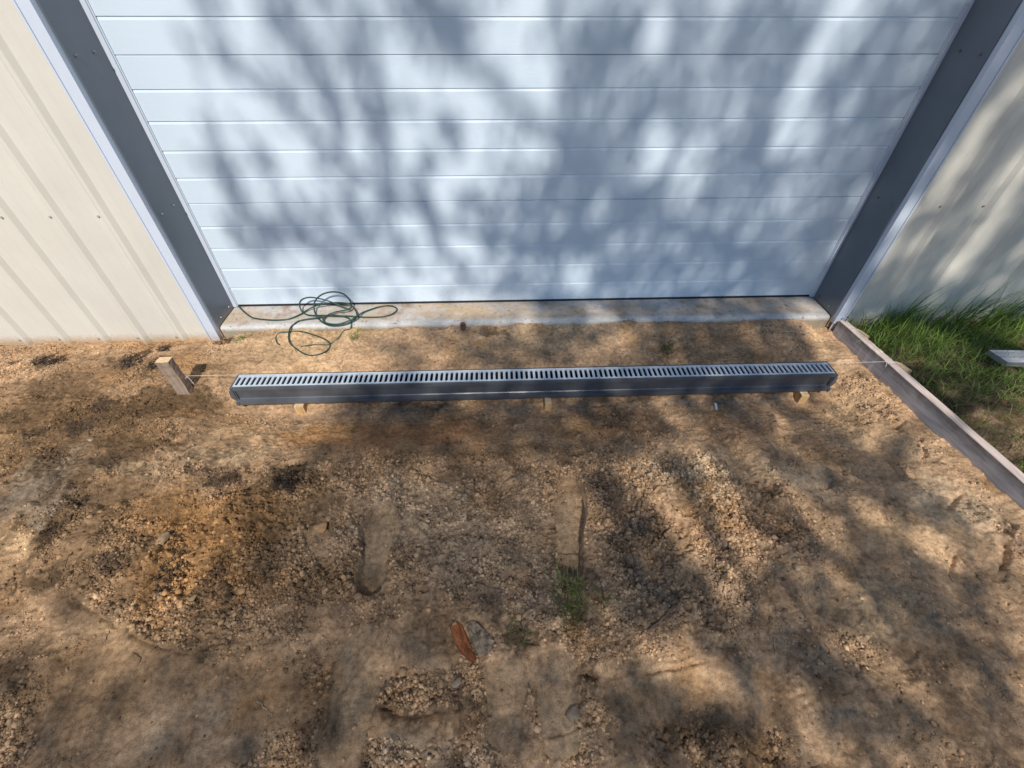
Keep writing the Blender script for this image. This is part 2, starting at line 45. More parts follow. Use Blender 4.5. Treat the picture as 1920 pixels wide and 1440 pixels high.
GROOVES = [([(3.549, -1.031), (3.525, -1.107), (3.441, -1.197)], 0.009, 0.018), ([(3.281, -1.345), (3.327, -1.389), (3.362, -1.435), (3.456, -1.386), (3.512, -1.345)], 0.008, 0.016), ([(2.941, -1.32), (3.011, -1.291), (3.06, -1.235)], 0.009, 0.02), ([(3.406, -1.003), (3.483, -0.982), (3.552, -0.936)], 0.008, 0.014), ([(3.542, -1.525), (3.472, -1.609), (3.407, -1.669), (3.345, -1.694)], 0.006, 0.014), ([(3.172, -1.692), (3.274, -1.612), (3.279, -1.657)], 0.006, 0.014), ([(0.603, -1.145), (0.653, -1.124), (0.719, -1.115)], 0.013, 0.03), ([(1.78, -1.557), (1.865, -1.564)], 0.004, 0.012), ([(1.663, -1.952), (1.668, -2.095)], 0.004, 0.01), ([(1.809, -1.958), (1.843, -1.952), (1.856, -1.973)], 0.012, 0.03), ([(1.682, -2.101), (1.744, -2.088), (1.792, -2.075)], 0.004, 0.01), ([(2.475, -1.122), (2.422, -1.207)], 0.004, 0.012), ([(2.521, -1.13), (2.483, -1.187)], 0.004, 0.012), ([(0.714, -1.868), (0.775, -2.013)], 0.003, 0.006), ([(3.418, -0.893), (3.479, -0.999), (3.495, -0.859)], 0.012, 0.018), ([(3.342, -0.797), (3.418, -0.893)], 0.01, 0.016), ([(3.115, -0.329), (3.313, -0.376)], 0.008, 0.014), ([(3.067, -0.402), (3.303, -0.395)], 0.006, 0.01), ([(1.227, -0.268), (1.348, -0.236)], 0.005, 0.012), ([(-0.03, -0.237), (0.051, -0.214)], 0.006, 0.012), ([(-0.076, -1.189), (0.056, -1.069)], 0.008, 0.012), ([(-0.233, -1.116), (-0.12, -1.003), (-0.033, -0.991)], 0.007, 0.01), ([(3.03, -1.782), (3.065, -1.835)], 0.003, 0.005), ([(3.107, -1.731), (3.108, -1.767)], 0.003, 0.005), ([(2.896, -1.43), (2.913, -1.544)], 0.003, 0.005), ([(1.875, -1.96), (2.057, -1.955), (2.235, -1.927)], 0.006, 0.012), ([(1.146, -1.876), (1.086, -1.973), (1.075, -2.097)], 0.004, 0.01)]
LEDGES = [([(0.67, -1.879), (0.494, -1.83), (0.374, -1.787), (0.235, -1.72), (0.108, -1.673), (-0.015, -1.602)], 0.022), ([(1.449, -2.021), (1.326, -2.031), (1.229, -2.019), (1.166, -2.0)], 0.016)]
CORD = [[(0.031, -0.012, 0.008), (0.056, -0.039, 0.006), (0.106, -0.09, 0.006), (0.161, -0.134, 0.006), (0.225, -0.153, 0.006), (0.304, -0.163, 0.006), (0.376, -0.152, 0.006), (0.426, -0.109, 0.006), (0.468, -0.066, 0.015), (0.534, -0.05, 0.034), (0.627, -0.05, 0.044), (0.694, -0.06, 0.043), (0.726, -0.07, 0.028), (0.763, -0.138, 0.03), (0.767, -0.179, 0.02), (0.723, -0.216, 0.012), (0.649, -0.226, 0.006), (0.594, -0.208, 0.006), (0.541, -0.152, 0.006), (0.506, -0.092, 0.02), (0.512, -0.06, 0.06), (0.556, -0.06, 0.101), (0.604, -0.055, 0.117), (0.655, -0.055, 0.118), (0.694, -0.055, 0.099), (0.716, -0.06, 0.064), (0.719, -0.07, 0.028), (0.702, -0.107, 0.03), (0.636, -0.11, 0.02), (0.595, -0.131, 0.014), (0.578, -0.176, 0.014), (0.605, -0.214, 0.016), (0.665, -0.229, 0.016), (0.718, -0.213, 0.02), (0.77, -0.183, 0.03), (0.794, -0.106, 0.012), (0.879, -0.042, 0.006), (0.944, -0.037, 0.006), (0.983, -0.075, 0.006), (0.958, -0.126, 0.006), (0.898, -0.15, 0.006), (0.802, -0.149, 0.006), (0.727, -0.147, 0.014), (0.646, -0.15, 0.02), (0.564, -0.136, 0.014), (0.485, -0.128, 0.012), (0.443, -0.107, 0.02), (0.416, -0.06, 0.036), (0.437, -0.055, 0.07), (0.484, -0.05, 0.083), (0.547, -0.055, 0.075), (0.621, -0.065, 0.052), (0.688, -0.08, 0.025), (0.709, -0.08, 0.016)], [(0.589, -0.151, 0.02), (0.52, -0.16, 0.012), (0.445, -0.171, 0.006), (0.422, -0.198, 0.004), (0.403, -0.219, -0.005), (0.4, -0.262, -0.02), (0.417, -0.318, -0.04), (0.454, -0.345, -0.075), (0.515, -0.386, -0.075), (0.568, -0.399, -0.075), (0.609, -0.374, -0.075), (0.63, -0.336, -0.075), (0.63, -0.309, -0.06), (0.598, -0.28, -0.05), (0.53, -0.25, -0.04), (0.449, -0.231, -0.04), (0.388, -0.237, -0.04), (0.342, -0.245, -0.055), (0.325, -0.27, -0.075), (0.345, -0.311, -0.075), (0.359, -0.319, -0.085)], [(0.614, -0.132, 0.014), (0.674, -0.142, 0.012), (0.723, -0.166, 0.008), (0.742, -0.202, -0.01), (0.734, -0.225, -0.04), (0.701, -0.241, -0.075), (0.671, -0.276, -0.075), (0.635, -0.303, -0.073), (0.619, -0.315, -0.073), (0.539, -0.318, -0.075), (0.477, -0.328, -0.075)]]

RNG = np.random.default_rng(7)
random.seed(7)
# ---------------------------------------------------------------- helpers
def tag(o, label=None, cat=None, group=None, kind=None):
    if label: o['label'] = label
    if cat: o['category'] = cat
    if group: o['group'] = group
    if kind: o['kind'] = kind
    return o

def empty(name, loc, label, cat, group=None):
    o = bpy.data.objects.new(name, None); COL.objects.link(o); o.location = loc; o.empty_display_size = .05
    return tag(o, label, cat, group)

def mesh_np(name, V, F, mat, parent=None, smooth=False, col=None):
    """V (n,3) array, F (m,k) int array of equal sized faces, or a list of arrays"""
    V = np.asarray(V, dtype=np.float32)
    Fs = F if isinstance(F, list) else [F]
    Fs = [np.asarray(f, dtype=np.int32) for f in Fs if len(f)]
    me = bpy.data.meshes.new(name)
    me.vertices.add(len(V)); me.vertices.foreach_set('co', V.ravel())
    loops = np.concatenate([f.ravel() for f in Fs]); tot = np.concatenate([np.full(len(f), f.shape[1], np.int32) for f in Fs])
    st = np.concatenate([[0], np.cumsum(tot)[:-1]]).astype(np.int32)
    me.loops.add(len(loops)); me.loops.foreach_set('vertex_index', loops)
    me.polygons.add(len(tot)); me.polygons.foreach_set('loop_start', st); me.polygons.foreach_set('loop_total', tot)
    if smooth: me.polygons.foreach_set('use_smooth', np.ones(len(tot), bool))
    me.update(calc_edges=True); me.validate()
    if col is not None:
        a = me.color_attributes.new('Col', 'FLOAT_COLOR', 'POINT')
        c = np.ones((len(V), 4), np.float32); c[:, :3] = col
        a.data.foreach_set('color', c.ravel())
    me.materials.append(mat)
    o = bpy.data.objects.new(name, me); COL.objects.link(o)
    if parent is not None:
        o.parent = parent
        if parent.type == 'EMPTY' or True:
            o.matrix_parent_inverse = parent_world(parent).inverted()
    return o

def parent_world(p):
    mw = Matrix.Translation(p.location) if p.parent is None else p.matrix_parent_inverse
    if p.parent is None:
        return Matrix.LocRotScale(p.location, p.rotation_euler, p.scale)
    return parent_world(p.parent) @ p.matrix_parent_inverse @ Matrix.LocRotScale(p.location, p.rotation_euler, p.scale)

class MB:
    def __init__(s): s.v = []; s.f = []
    def add(s, V, F):
        b = len(s.v); s.v += [tuple(map(float, v)) for v in V]; s.f += [tuple(int(i) + b for i in f) for f in F]; return s
    def box(s, x0, x1, y0, y1, z0, z1, M=None):
        V = [(x, y, z) for z in (z0, z1) for y in (y0, y1) for x in (x0, x1)]
        if M is not None: V = [M @ Vector(v) for v in V]
        return s.add(V, [(0,2,3,1),(4,5,7,6),(0,1,5,4),(2,6,7,3),(0,4,6,2),(1,3,7,5)])
    def cyl(s, a, b, r0, r1=None, n=10, cap=True):
        r1 = r0 if r1 is None else r1
        a = Vector(a); b = Vector(b); d = (b - a).normalized(); u = d.orthogonal().normalized(); w = d.cross(u)
        V = []
        for p, r in ((a, r0), (b, r1)):
            for k in range(n):
                t = 2*math.pi*k/n; V.append(p + (u*math.cos(t) + w*math.sin(t))*r)
        F = [(k, (k+1) % n, n+(k+1) % n, n+k) for k in range(n)]
        if cap: F += [tuple(range(n))[::-1], tuple(range(n, 2*n))]
        return s.add(V, F)
    def tube(s, P, R, n=8):
        P = [Vector(p) for p in P]; R = R if hasattr(R, '__len__') else [R]*len(P)
        u = None; b = len(s.v)
        for i, p in enumerate(P):
            d = (P[min(i+1, len(P)-1)] - P[max(i-1, 0)]).normalized()
            u = d.orthogonal().normalized() if u is None else (u - d*u.dot(d)).normalized()
            w = d.cross(u)
            for k in range(n):
                t = 2*math.pi*k/n; s.v.append(tuple(p + (u*math.cos(t)+w*math.sin(t))*R[i]))
        for i in range(len(P)-1):
            for k in range(n):
                s.f.append((b+i*n+k, b+i*n+(k+1) % n, b+(i+1)*n+(k+1) % n, b+(i+1)*n+k))
        s.f.append(tuple(b+k for k in range(n))[::-1]); s.f.append(tuple(b+(len(P)-1)*n+k for k in range(n)))
        return s
    def prism_x(s, prof, x0, x1):          # closed (y,z) profile extruded along x
        n = len(prof); V = [(x0, y, z) for y, z in prof] + [(x1, y, z) for y, z in prof]
        return s.add(V, [(k, (k+1) % n, n+(k+1) % n, n+k) for k in range(n)] + [tuple(range(n))[::-1], tuple(range(n, 2*n))])
    def strip_x(s, prof, x0, x1):          # open (y,z) profile
        n = len(prof); V = [(x0, y, z) for y, z in prof] + [(x1, y, z) for y, z in prof]
        return s.add(V, [(k, k+1, n+k+1, n+k) for k in range(n-1)])
    def build(s, name, mat, parent=None, smooth=False, bevel=0):
        me = bpy.data.meshes.new(name); me.from_pydata(s.v, [], s.f); me.validate(); me.update()
        import bmesh
        bm = bmesh.new(); bm.from_mesh(me); bmesh.ops.recalc_face_normals(bm, faces=bm.faces); bm.to_mesh(me); bm.free()
        if smooth: me.polygons.foreach_set('use_smooth', [True]*len(me.polygons))
        me.materials.append(mat)
        o = bpy.data.objects.new(name, me); COL.objects.link(o)
        if parent is not None:
            o.parent = parent; o.matrix_parent_inverse = parent_world(parent).inverted()
        if bevel:
            b = o.modifiers.new('bevel', 'BEVEL'); b.width = bevel; b.segments = 2; b.limit_method = 'ANGLE'; b.angle_limit = math.radians(40)
        return o

# numpy noise
def vnoise(x, y, seed=0):
    r = np.random.default_rng(seed).random((256, 256))
    xi = np.floor(x).astype(int); yi = np.floor(y).astype(int); fx = x-xi; fy = y-yi
    fx = fx*fx*fx*(fx*(fx*6-15)+10); fy = fy*fy*fy*(fy*(fy*6-15)+10)
    a = r[xi & 255, yi & 255]; b = r[(xi+1) & 255, yi & 255]; c = r[xi & 255, (yi+1) & 255]; d = r[(xi+1) & 255, (yi+1) & 255]
    return (a*(1-fx)+b*fx)*(1-fy)+(c*(1-fx)+d*fx)*fy
def fbm(x, y, sc, oct=4, seed=0, gain=.5):
    s = 0; a = 1; t = 0
    for o in range(oct):
        s = s + a*vnoise(x*sc*2**o+o*17.3, y*sc*2**o+o*9.1, seed+o); t += a; a *= gain
    return s/t*2-1
def worley(x, y, cell, seed=0):
    r = np.random.default_rng(seed).random((256, 256, 3))
    gx = x/cell; gy = y/cell; xi = np.floor(gx).astype(int); yi = np.floor(gy).astype(int)
    f1 = np.full(x.shape, 9.0); f2 = f1.copy(); idv = np.zeros(x.shape)
    for i in (-1, 0, 1):
        for j in (-1, 0, 1):
            c = r[(xi+i) & 255, (yi+j) & 255]
            d = np.hypot(xi+i+c[..., 0]-gx, yi+j+c[..., 1]-gy)
            n = d < f1
            f2 = np.where(n, f1, np.minimum(f2, d)); idv = np.where(n, c[..., 2], idv); f1 = np.where(n, d, f1)
    return f1, f2, idv
def seg_dist(x, y, P, closed=False):
    d = np.full(x.shape, 1e9); n = len(P); side = np.zeros(x.shape); tt = np.zeros(x.shape)
    for i in range(n if closed else n-1):
        a = P[i]; b = P[(i+1) % n]; vx, vy = b[0]-a[0], b[1]-a[1]; L = vx*vx+vy*vy+1e-12
        t = np.clip(((x-a[0])*vx+(y-a[1])*vy)/L, 0, 1)
        e = np.hypot(x-a[0]-t*vx, y-a[1]-t*vy); k = e < d
        d = np.where(k, e, d); side = np.where(k, vx*(y-a[1])-vy*(x-a[0]), side); tt = np.where(k, (i+t)/max(n-1, 1), tt)
    return d, side, tt
def poly_mask(x, y, P, soft):
    d, _, _ = seg_dist(x, y, P, True); ins = np.zeros(x.shape, bool); n = len(P)
    for i in range(n):
        a = P[i]; b = P[(i+1) % n]
        c = ((a[1] > y) != (b[1] > y)) & (x < (b[0]-a[0])*(y-a[1])/(b[1]-a[1]+1e-12)+a[0]); ins ^= c
    sd = np.where(ins, -d, d)
    return np.clip(.5-sd/(2*soft), 0, 1)
def sstep(a, b, v):
    t = np.clip((v-a)/(b-a), 0, 1); return t*t*(3-2*t)

# ---------------------------------------------------------------- materials
def newmat(name):
    mt = bpy.data.materials.new(name); mt.use_nodes = True
    n = mt.node_tree; return mt, n, n.nodes['Principled BSDF']
def N(n, t, **k):
    x = n.nodes.new(t)
    for a, b in k.items():
        if hasattr(x, a): setattr(x, a, b)
        else: x.inputs[a].default_value = b
    return x
def surf(name, c, rough=.5, metal=0, var=.08, vs=6., bump=0, bs=200., stretch=(1, 1, 1), c2=None, spec=.5, rv=0.08, mud=None):
    mt, n, p = newmat(name); L = n.links
    tc = N(n, 'ShaderNodeTexCoord'); mp = N(n, 'ShaderNodeMapping'); mp.inputs['Scale'].default_value = stretch
    L.new(tc.outputs['Object'], mp.inputs[0])
    no = N(n, 'ShaderNodeTexNoise', Scale=vs, Detail=6.0, Roughness=.6); L.new(mp.outputs[0], no.inputs['Vector'])
    rp = N(n, 'ShaderNodeValToRGB'); c2 = c2 or tuple(v*(1-2*var) for v in c)
    cc = tuple(min(1, v*(1+var)) for v in c)
    rp.color_ramp.elements[0].position = .3; rp.color_ramp.elements[0].color = (*c2, 1)
    rp.color_ramp.elements[1].position = .65; rp.color_ramp.elements[1].color = (*cc, 1)
    L.new(no.outputs['Fac'], rp.inputs[0]); L.new(rp.outputs[0], p.inputs['Base Color'])
    if mud:                                  # rain-splashed soil near the ground: (z of full cover, z of none)
        sx = N(n, 'ShaderNodeSeparateXYZ'); L.new(tc.outputs['Object'], sx.inputs[0])
        zr = N(n, 'ShaderNodeMapRange'); zr.inputs['From Min'].default_value = mud[0]; zr.inputs['From Max'].default_value = mud[1]; zr.inputs['To Min'].default_value = .9; zr.inputs['To Max'].default_value = 0
        L.new(sx.outputs['Z'], zr.inputs[0])
        n3 = N(n, 'ShaderNodeTexNoise', Scale=55., Detail=7.0, Roughness=.8); L.new(tc.outputs['Object'], n3.inputs['Vector'])
        ad = N(n, 'ShaderNodeMath', operation='ADD'); L.new(n3.outputs['Fac'], ad.inputs[0]); L.new(zr.outputs[0], ad.inputs[1])
        r3 = N(n, 'ShaderNodeMapRange'); r3.inputs['From Min'].default_value = .70; r3.inputs['From Max'].default_value = 1.25; r3.inputs['To Max'].default_value = .85; L.new(ad.outputs[0], r3.inputs[0])
        mm = N(n, 'ShaderNodeMixRGB'); L.new(r3.outputs[0], mm.inputs[0]); L.new(rp.outputs[0], mm.inputs[1]); mm.inputs[2].default_value = (.40, .27, .15, 1); L.new(mm.outputs[0], p.inputs['Base Color'])
    mr = N(n, 'ShaderNodeMapRange'); mr.inputs['To Min'].default_value = rough-rv; mr.inputs['To Max'].default_value = rough+rv
    L.new(no.outputs['Fac'], mr.inputs[0]); L.new(mr.outputs[0], p.inputs['Roughness'])
    p.inputs['Metallic'].default_value = metal; p.inputs['Specular IOR Level'].default_value = spec
    if bump:
        b2 = N(n, 'ShaderNodeTexNoise', Scale=bs, Detail=4.0); L.new(mp.outputs[0], b2.inputs['Vector'])
        bp = N(n, 'ShaderNodeBump', Strength=bump, Distance=.002); L.new(b2.outputs['Fac'], bp.inputs['Height']); L.new(bp.outputs[0], p.inputs['Normal'])
    return mt
def colmat(name, rough=.95, fine=300., amt=.35, bump=.5, bdist=.002, spec=.2, trans=0):
    mt, n, p = newmat(name); L = n.links
    at = N(n, 'ShaderNodeVertexColor'); at.layer_name = 'Col'
    tc = N(n, 'ShaderNodeTexCoord')
    no = N(n, 'ShaderNodeTexNoise', Scale=fine, Detail=5.0, Roughness=.7); L.new(tc.outputs['Object'], no.inputs['Vector'])
    no2 = N(n, 'ShaderNodeTexNoise', Scale=fine/7, Detail=5.0, Roughness=.65); L.new(tc.outputs['Object'], no2.inputs['Vector'])
    av = N(n, 'ShaderNodeMath', operation='ADD'); L.new(no.outputs['Fac'], av.inputs[0]); L.new(no2.outputs['Fac'], av.inputs[1])
    mr = N(n, 'ShaderNodeMapRange'); mr.inputs['From Min'].default_value = .7; mr.inputs['From Max'].default_value = 1.3
    mr.inputs['To Min'].default_value = 1-amt; mr.inputs['To Max'].default_value = 1+amt; L.new(av.outputs[0], mr.inputs[0])
    vm = N(n, 'ShaderNodeVectorMath', operation='SCALE'); L.new(at.outputs[0], vm.inputs[0]); L.new(mr.outputs[0], vm.inputs['Scale'])
    L.new(vm.outputs[0], p.inputs['Base Color'])
    p.inputs['Roughness'].default_value = rough; p.inputs['Specular IOR Level'].default_value = spec
    if bump:
        bp = N(n, 'ShaderNodeBump', Strength=bump, Distance=bdist); L.new(av.outputs[0], bp.inputs['Height']); L.new(bp.outputs[0], p.inputs['Normal'])
    if trans:
        p.inputs['Subsurface Weight'].default_value = 0
        tr = N(n, 'ShaderNodeBsdfTranslucent'); L.new(vm.outputs[0], tr.inputs[0])
        mx = N(n, 'ShaderNodeMixShader'); mx.inputs[0].default_value = trans
        L.new(p.outputs[0], mx.inputs[1]); L.new(tr.outputs[0], mx.inputs[2]); L.new(mx.outputs[0], n.nodes['Material Output'].inputs[0])
    return mt

def door_material():
    mt, n, p = newmat('embossed_door_paint'); L = n.links
    tc = N(n, 'ShaderNodeTexCoord'); mp = N(n, 'ShaderNodeMapping'); mp.inputs['Scale'].default_value = (26, 1, 190)
    L.new(tc.outputs['Object'], mp.inputs[0])
    no = N(n, 'ShaderNodeTexNoise', Scale=1., Detail=3.0, Roughness=.55, Distortion=.6); L.new(mp.outputs[0], no.inputs['Vector'])
    bp = N(n, 'ShaderNodeBump', Strength=.35, Distance=.0012); L.new(no.outputs['Fac'], bp.inputs['Height']); L.new(bp.outputs[0], p.inputs['Normal'])
    n2 = N(n, 'ShaderNodeTexNoise', Scale=1.3, Detail=5.0); L.new(tc.outputs['Object'], n2.inputs['Vector'])
    rp = N(n, 'ShaderNodeValToRGB'); rp.color_ramp.elements[0].position = .3; rp.color_ramp.elements[1].position = .7
    rp.color_ramp.elements[0].color = (.565, .655, .735, 1); rp.color_ramp.elements[1].color = (.61, .695, .77, 1)
    L.new(n2.outputs['Fac'], rp.inputs[0])
    # rain-splashed sand low on the door
    sx = N(n, 'ShaderNodeSeparateXYZ'); L.new(tc.outputs['Object'], sx.inputs[0])
    mr = N(n, 'ShaderNodeMapRange'); mr.inputs['From Min'].default_value = .0; mr.inputs['From Max'].default_value = .16; mr.inputs['To Min'].default_value = .75; mr.inputs['To Max'].default_value = 0
    L.new(sx.outputs['Z'], mr.inputs[0])
    n3 = N(n, 'ShaderNodeTexNoise', Scale=70., Detail=6.0, Roughness=.8); L.new(tc.outputs['Object'], n3.inputs['Vector'])
    r3 = N(n, 'ShaderNodeMapRange'); r3.inputs['From Min'].default_value = .52; r3.inputs['From Max'].default_value = .7; L.new(n3.outputs['Fac'], r3.inputs[0])
    mu = N(n, 'ShaderNodeMath', operation='MULTIPLY'); L.new(mr.outputs[0], mu.inputs[0]); L.new(r3.outputs[0], mu.inputs[1])
    mx = N(n, 'ShaderNodeMixRGB'); L.new(mu.outputs[0], mx.inputs[0]); L.new(rp.outputs[0], mx.inputs[1]); mx.inputs[2].default_value = (.42, .33, .24, 1)
    L.new(mx.outputs[0], p.inputs['Base Color'])
    p.inputs['Roughness'].default_value = .48; p.inputs['Specular IOR Level'].default_value = .4
    return mt

def wood_material(name, side, top, axis='Y', stain=None, grain=60, bump=.35):
    """weathered wood: one colour on upward faces, one on the others, streaky grain along an axis"""
    mt, n, p = newmat(name); L = n.links
    tc = N(n, 'ShaderNodeTexCoord'); mp = N(n, 'ShaderNodeMapping'); s = [grain]*3; s['XYZ'.index(axis)] = grain/14
    mp.inputs['Scale'].default_value = s; L.new(tc.outputs['Object'], mp.inputs[0])
    no = N(n, 'ShaderNodeTexNoise', Scale=1., Detail=6.0, Roughness=.65, Distortion=.5); L.new(mp.outputs[0], no.inputs['Vector'])
    geo = N(n, 'ShaderNodeNewGeometry'); sx = N(n, 'ShaderNodeSeparateXYZ'); L.new(geo.outputs['Normal'], sx.inputs[0])
    gt = N(n, 'ShaderNodeMath', operation='GREATER_THAN'); gt.inputs[1].default_value = .6; L.new(sx.outputs['Z'], gt.inputs[0])
    mx = N(n, 'ShaderNodeMixRGB'); L.new(gt.outputs[0], mx.inputs[0]); mx.inputs[1].default_value = (*side, 1); mx.inputs[2].default_value = (*top, 1)
    mr = N(n, 'ShaderNodeMapRange'); mr.inputs['From Min'].default_value = .3; mr.inputs['From Max'].default_value = .7; mr.inputs['To Min'].default_value = .62; mr.inputs['To Max'].default_value = 1.25
    L.new(no.outputs['Fac'], mr.inputs[0])
    vm = N(n, 'ShaderNodeVectorMath', operation='SCALE'); L.new(mx.outputs[0], vm.inputs[0]); L.new(mr.outputs[0], vm.inputs['Scale'])
    last = vm.outputs[0]
    if stain:
        col, zs0, zs1 = stain
        n3 = N(n, 'ShaderNodeTexNoise', Scale=9., Detail=6.0, Roughness=.7); L.new(tc.outputs['Object'], n3.inputs['Vector'])
        sp = N(n, 'ShaderNodeSeparateXYZ'); L.new(tc.outputs['Object'], sp.inputs[0])
        zr = N(n, 'ShaderNodeMapRange'); zr.inputs['From Min'].default_value = zs0; zr.inputs['From Max'].default_value = zs1; L.new(sp.outputs['Z'], zr.inputs[0])
        ad = N(n, 'ShaderNodeMath', operation='ADD'); L.new(zr.outputs[0], ad.inputs[0]); L.new(n3.outputs['Fac'], ad.inputs[1])
        r3 = N(n, 'ShaderNodeMapRange'); r3.inputs['From Min'].default_value = 1.0; r3.inputs['From Max'].default_value = 1.5; r3.inputs['To Max'].default_value = .8; L.new(ad.outputs[0], r3.inputs[0])
        iv = N(n, 'ShaderNodeMath', operation='SUBTRACT'); iv.inputs[0].default_value = 1; L.new(gt.outputs[0], iv.inputs[1])
        mu = N(n, 'ShaderNodeMath', operation='MULTIPLY'); L.new(iv.outputs[0], mu.inputs[0]); L.new(r3.outputs[0], mu.inputs[1])
        m2 = N(n, 'ShaderNodeMixRGB'); L.new(mu.outputs[0], m2.inputs[0]); L.new(last, m2.inputs[1]); m2.inputs[2].default_value = (*col, 1); last = m2.outputs[0]
    L.new(last, p.inputs['Base Color']); p.inputs['Roughness'].default_value = .8; p.inputs['Specular IOR Level'].default_value = .25
    bp = N(n, 'ShaderNodeBump', Strength=bump, Distance=.002); L.new(no.outputs['Fac'], bp.inputs['Height']); L.new(bp.outputs[0], p.inputs['Normal'])
    return mt

M_DOOR = door_material()
M_CREAM = surf('cream_sheet_metal', (.62, .585, .51), .42, var=.03, vs=3, spec=.4, mud=(-.10, -.01), bump=.06, bs=5)
M_TRIM = surf('white_trim', (.56, .61, .69), .35, var=.02, vs=4, mud=(-.12, .03))
M_JAMB = surf('charcoal_jamb', (.128, .148, .175), .34, var=.05, vs=4, bump=.08, bs=9, mud=(-.06, .06))
M_DARK = surf('rubber_and_slot_shade', (.012, .012, .013), .6)  # seal rubber; the same black paints the shade under the drain slots
M_RIVET = surf('rivet_steel', (.20, .21, .22), .35, metal=.6)
M_SCREW = surf('cream_screw', (.42, .39, .33), .4, metal=.4)
M_ROOF = surf('roof_sheet', (.08, .09, .10), .4)
M_GROUND = colmat('sandy_soil', .96, 380., .62, 1., .0040, .12)
M_CRUMB = colmat('soil_crumb', .97, 400., .3, .5, .001, .12)
M_CONC = colmat('concrete', .85, 260., .2, .35, .0012, .3)
M_GRASS = colmat('grass_blade', .55, 90., .15, 0, spec=.3, trans=.3)
M_LEAF = colmat('tree_leaf', .5, 30., .15, 0, spec=.4, trans=.05)
M_ROOT = colmat('root_fibre', .9, 200., .3, 0, spec=.2)
M_STONE = colmat('stone', .85, 160., .3, .5, .002, .25)
M_BARK = surf('tree_bark', (.12, .09, .065), .9, var=.2, vs=8, bump=.8, bs=30)
M_PLASTIC = surf('drain_plastic', (.088, .092, .100), .32, var=.15, vs=8, bump=.06, bs=300, spec=.45, mud=(-.16, -.085))
M_GALV = surf('galvanised_steel', (.52, .57, .62), .30, metal=.15, var=.07, vs=30, rv=.1)
M_CORD = surf('green_cord', (.013, .05, .036), .4, var=.2, vs=60)
M_STRING = surf('white_string', (.75, .72, .68), .8)
M_BOARD = wood_material('formwork_timber', (.50, .485, .48), (.55, .45, .39), 'Y', stain=((.11, .065, .04), -.13, .01))
M_STAKE = wood_material('weathered_stake', (.31, .225, .165), (.68, .48, .27), 'Z', bump=1., grain=130, stain=((.10, .065, .045), -.16, .30))
M_FRESH = wood_material('fresh_timber', (.60, .38, .17), (.62, .46, .27), 'Z', bump=.2)
M_GREY = wood_material('bleached_timber', (.30, .29, .28), (.66, .65, .62), 'X')
M_BLOCK = wood_material('dark_timber', (.06, .055, .05), (.10, .09, .08), 'X')
M_REDWOOD = wood_material('red_wood', (.19, .065, .028), (.24, .085, .032), 'Y', grain=230, bump=1.)
M_NAIL = surf('steel_nail', (.06, .055, .05), .5, metal=.7)

# ================================================================ LARGE STRUCTURE: shed
DW = 3.547; RD = -.216                       # door width; plane of the front wall
shed = empty('metal_shed', (DW/2, 0, -.08), 'cream metal clad shed with white sectional garage door and charcoal door reveals', 'shed')

def cladding(x_lo, x_hi, z0, z1, first, step, y=RD, name='wall'):
    """ribbed sheet: pans with two faint swages, trapezoid ribs standing proud"""
    prof = []                                # (x, dy)
    ribs = [first + k*step for k in range(-60, 61)]
    for r in ribs:
        prof += [(r-.032, 0), (r-.013, -.018), (r+.006, -.018), (r+.024, 0)]
        for q in (.333, .667):
            c = r + step*q
            prof += [(c-.008, 0), (c-.004, -.0016), (c+.004, -.0016), (c+.008, 0)]
    prof = sorted(p for p in prof if x_lo < p[0] < x_hi)
    prof = [(x_lo, 0)] + prof + [(x_hi, 0)]
    b = MB(); n = len(prof); V = []
    for z in (z0, z1):
        for off in (0, .0012):
            V += [(x, y+d+off, z) for x, d in prof]
    F = []
    for k in range(n-1):
        F += [(k, k+1, 2*n+k+1, 2*n+k), (n+k, 3*n+k, 3*n+k+1, n+k+1), (k, n+k, n+k+1, k+1)]
    b.add(V, F)
    return b.build(name, M_CREAM, shed)

wall_l = cladding(-4.2, -.040, -.095, 3.3, -.222, .2175)
wall_r = cladding(DW+.050, 7.6, -.095, 3.3, 3.808, .219)
wall_t = cladding(-.040, DW+.050, 2.47, 3.3, -.222, .2175)
MB().box(-4.2, -4.197, RD+.003, 8, -.1, 3.3).box(7.597, 7.6, RD+.003, 8, -.1, 3.3).box(-4.19, 7.59, 7.99, 8, -.1, 3.3).build('wall', M_CREAM, shed)
MB().box(-4.3, 7.7, RD-.05, 8.1, 3.305, 3.36).build('roof', M_ROOF, shed)

def screw(parent, x, y, z, mat, r=.0042, d=(0, -1, 0)):
    d = Vector(d); p = Vector((x, y, z)); b = MB()
    b.cyl(p, p+d*.0015, r*1.5, n=12); b.cyl(p+d*.0015, p+d*.0065, r, r*.8, n=6)
    return b.build('screw', mat, parent)
for k in range(6):
    for z in (.640, -.062, 1.28):
        screw(wall_l, -.265-.2175*k, RD, z, M_SCREW)
for k in range(6):
    for z in (.640, -.03, 1.28):
        screw(wall_r, 3.764+.219*k, RD, z, M_SCREW)

# reveals (jambs): folded charcoal sheets from the door back to the wall face
for sx, x in ((1, 0.0), (-1, DW)):
    t = .003*sx
    j = MB().box(min(x, x-t), max(x, x-t), RD-.002, .03, -.075, 2.47)
    # folded lip against the trim
    j.box(min(x-t, x-9*t), max(x-t, x-9*t)-.0002, RD-.0035, RD-.002+.001, -.075, 2.47)
    jo = j.build('jamb', M_JAMB, shed)
    for z in (1.24, .632, .03, 1.85):
        for y in (-.075, -.18):
            yy = y if z > .1 else y+.02
            screw(jo, x, yy, z+(.0 if sx > 0 else 0), M_RIVET, r=.005, d=(sx, 0, 0))
MB().box(0, DW, RD-.002, .0, 2.45, 2.453).build('jamb', M_JAMB, shed)
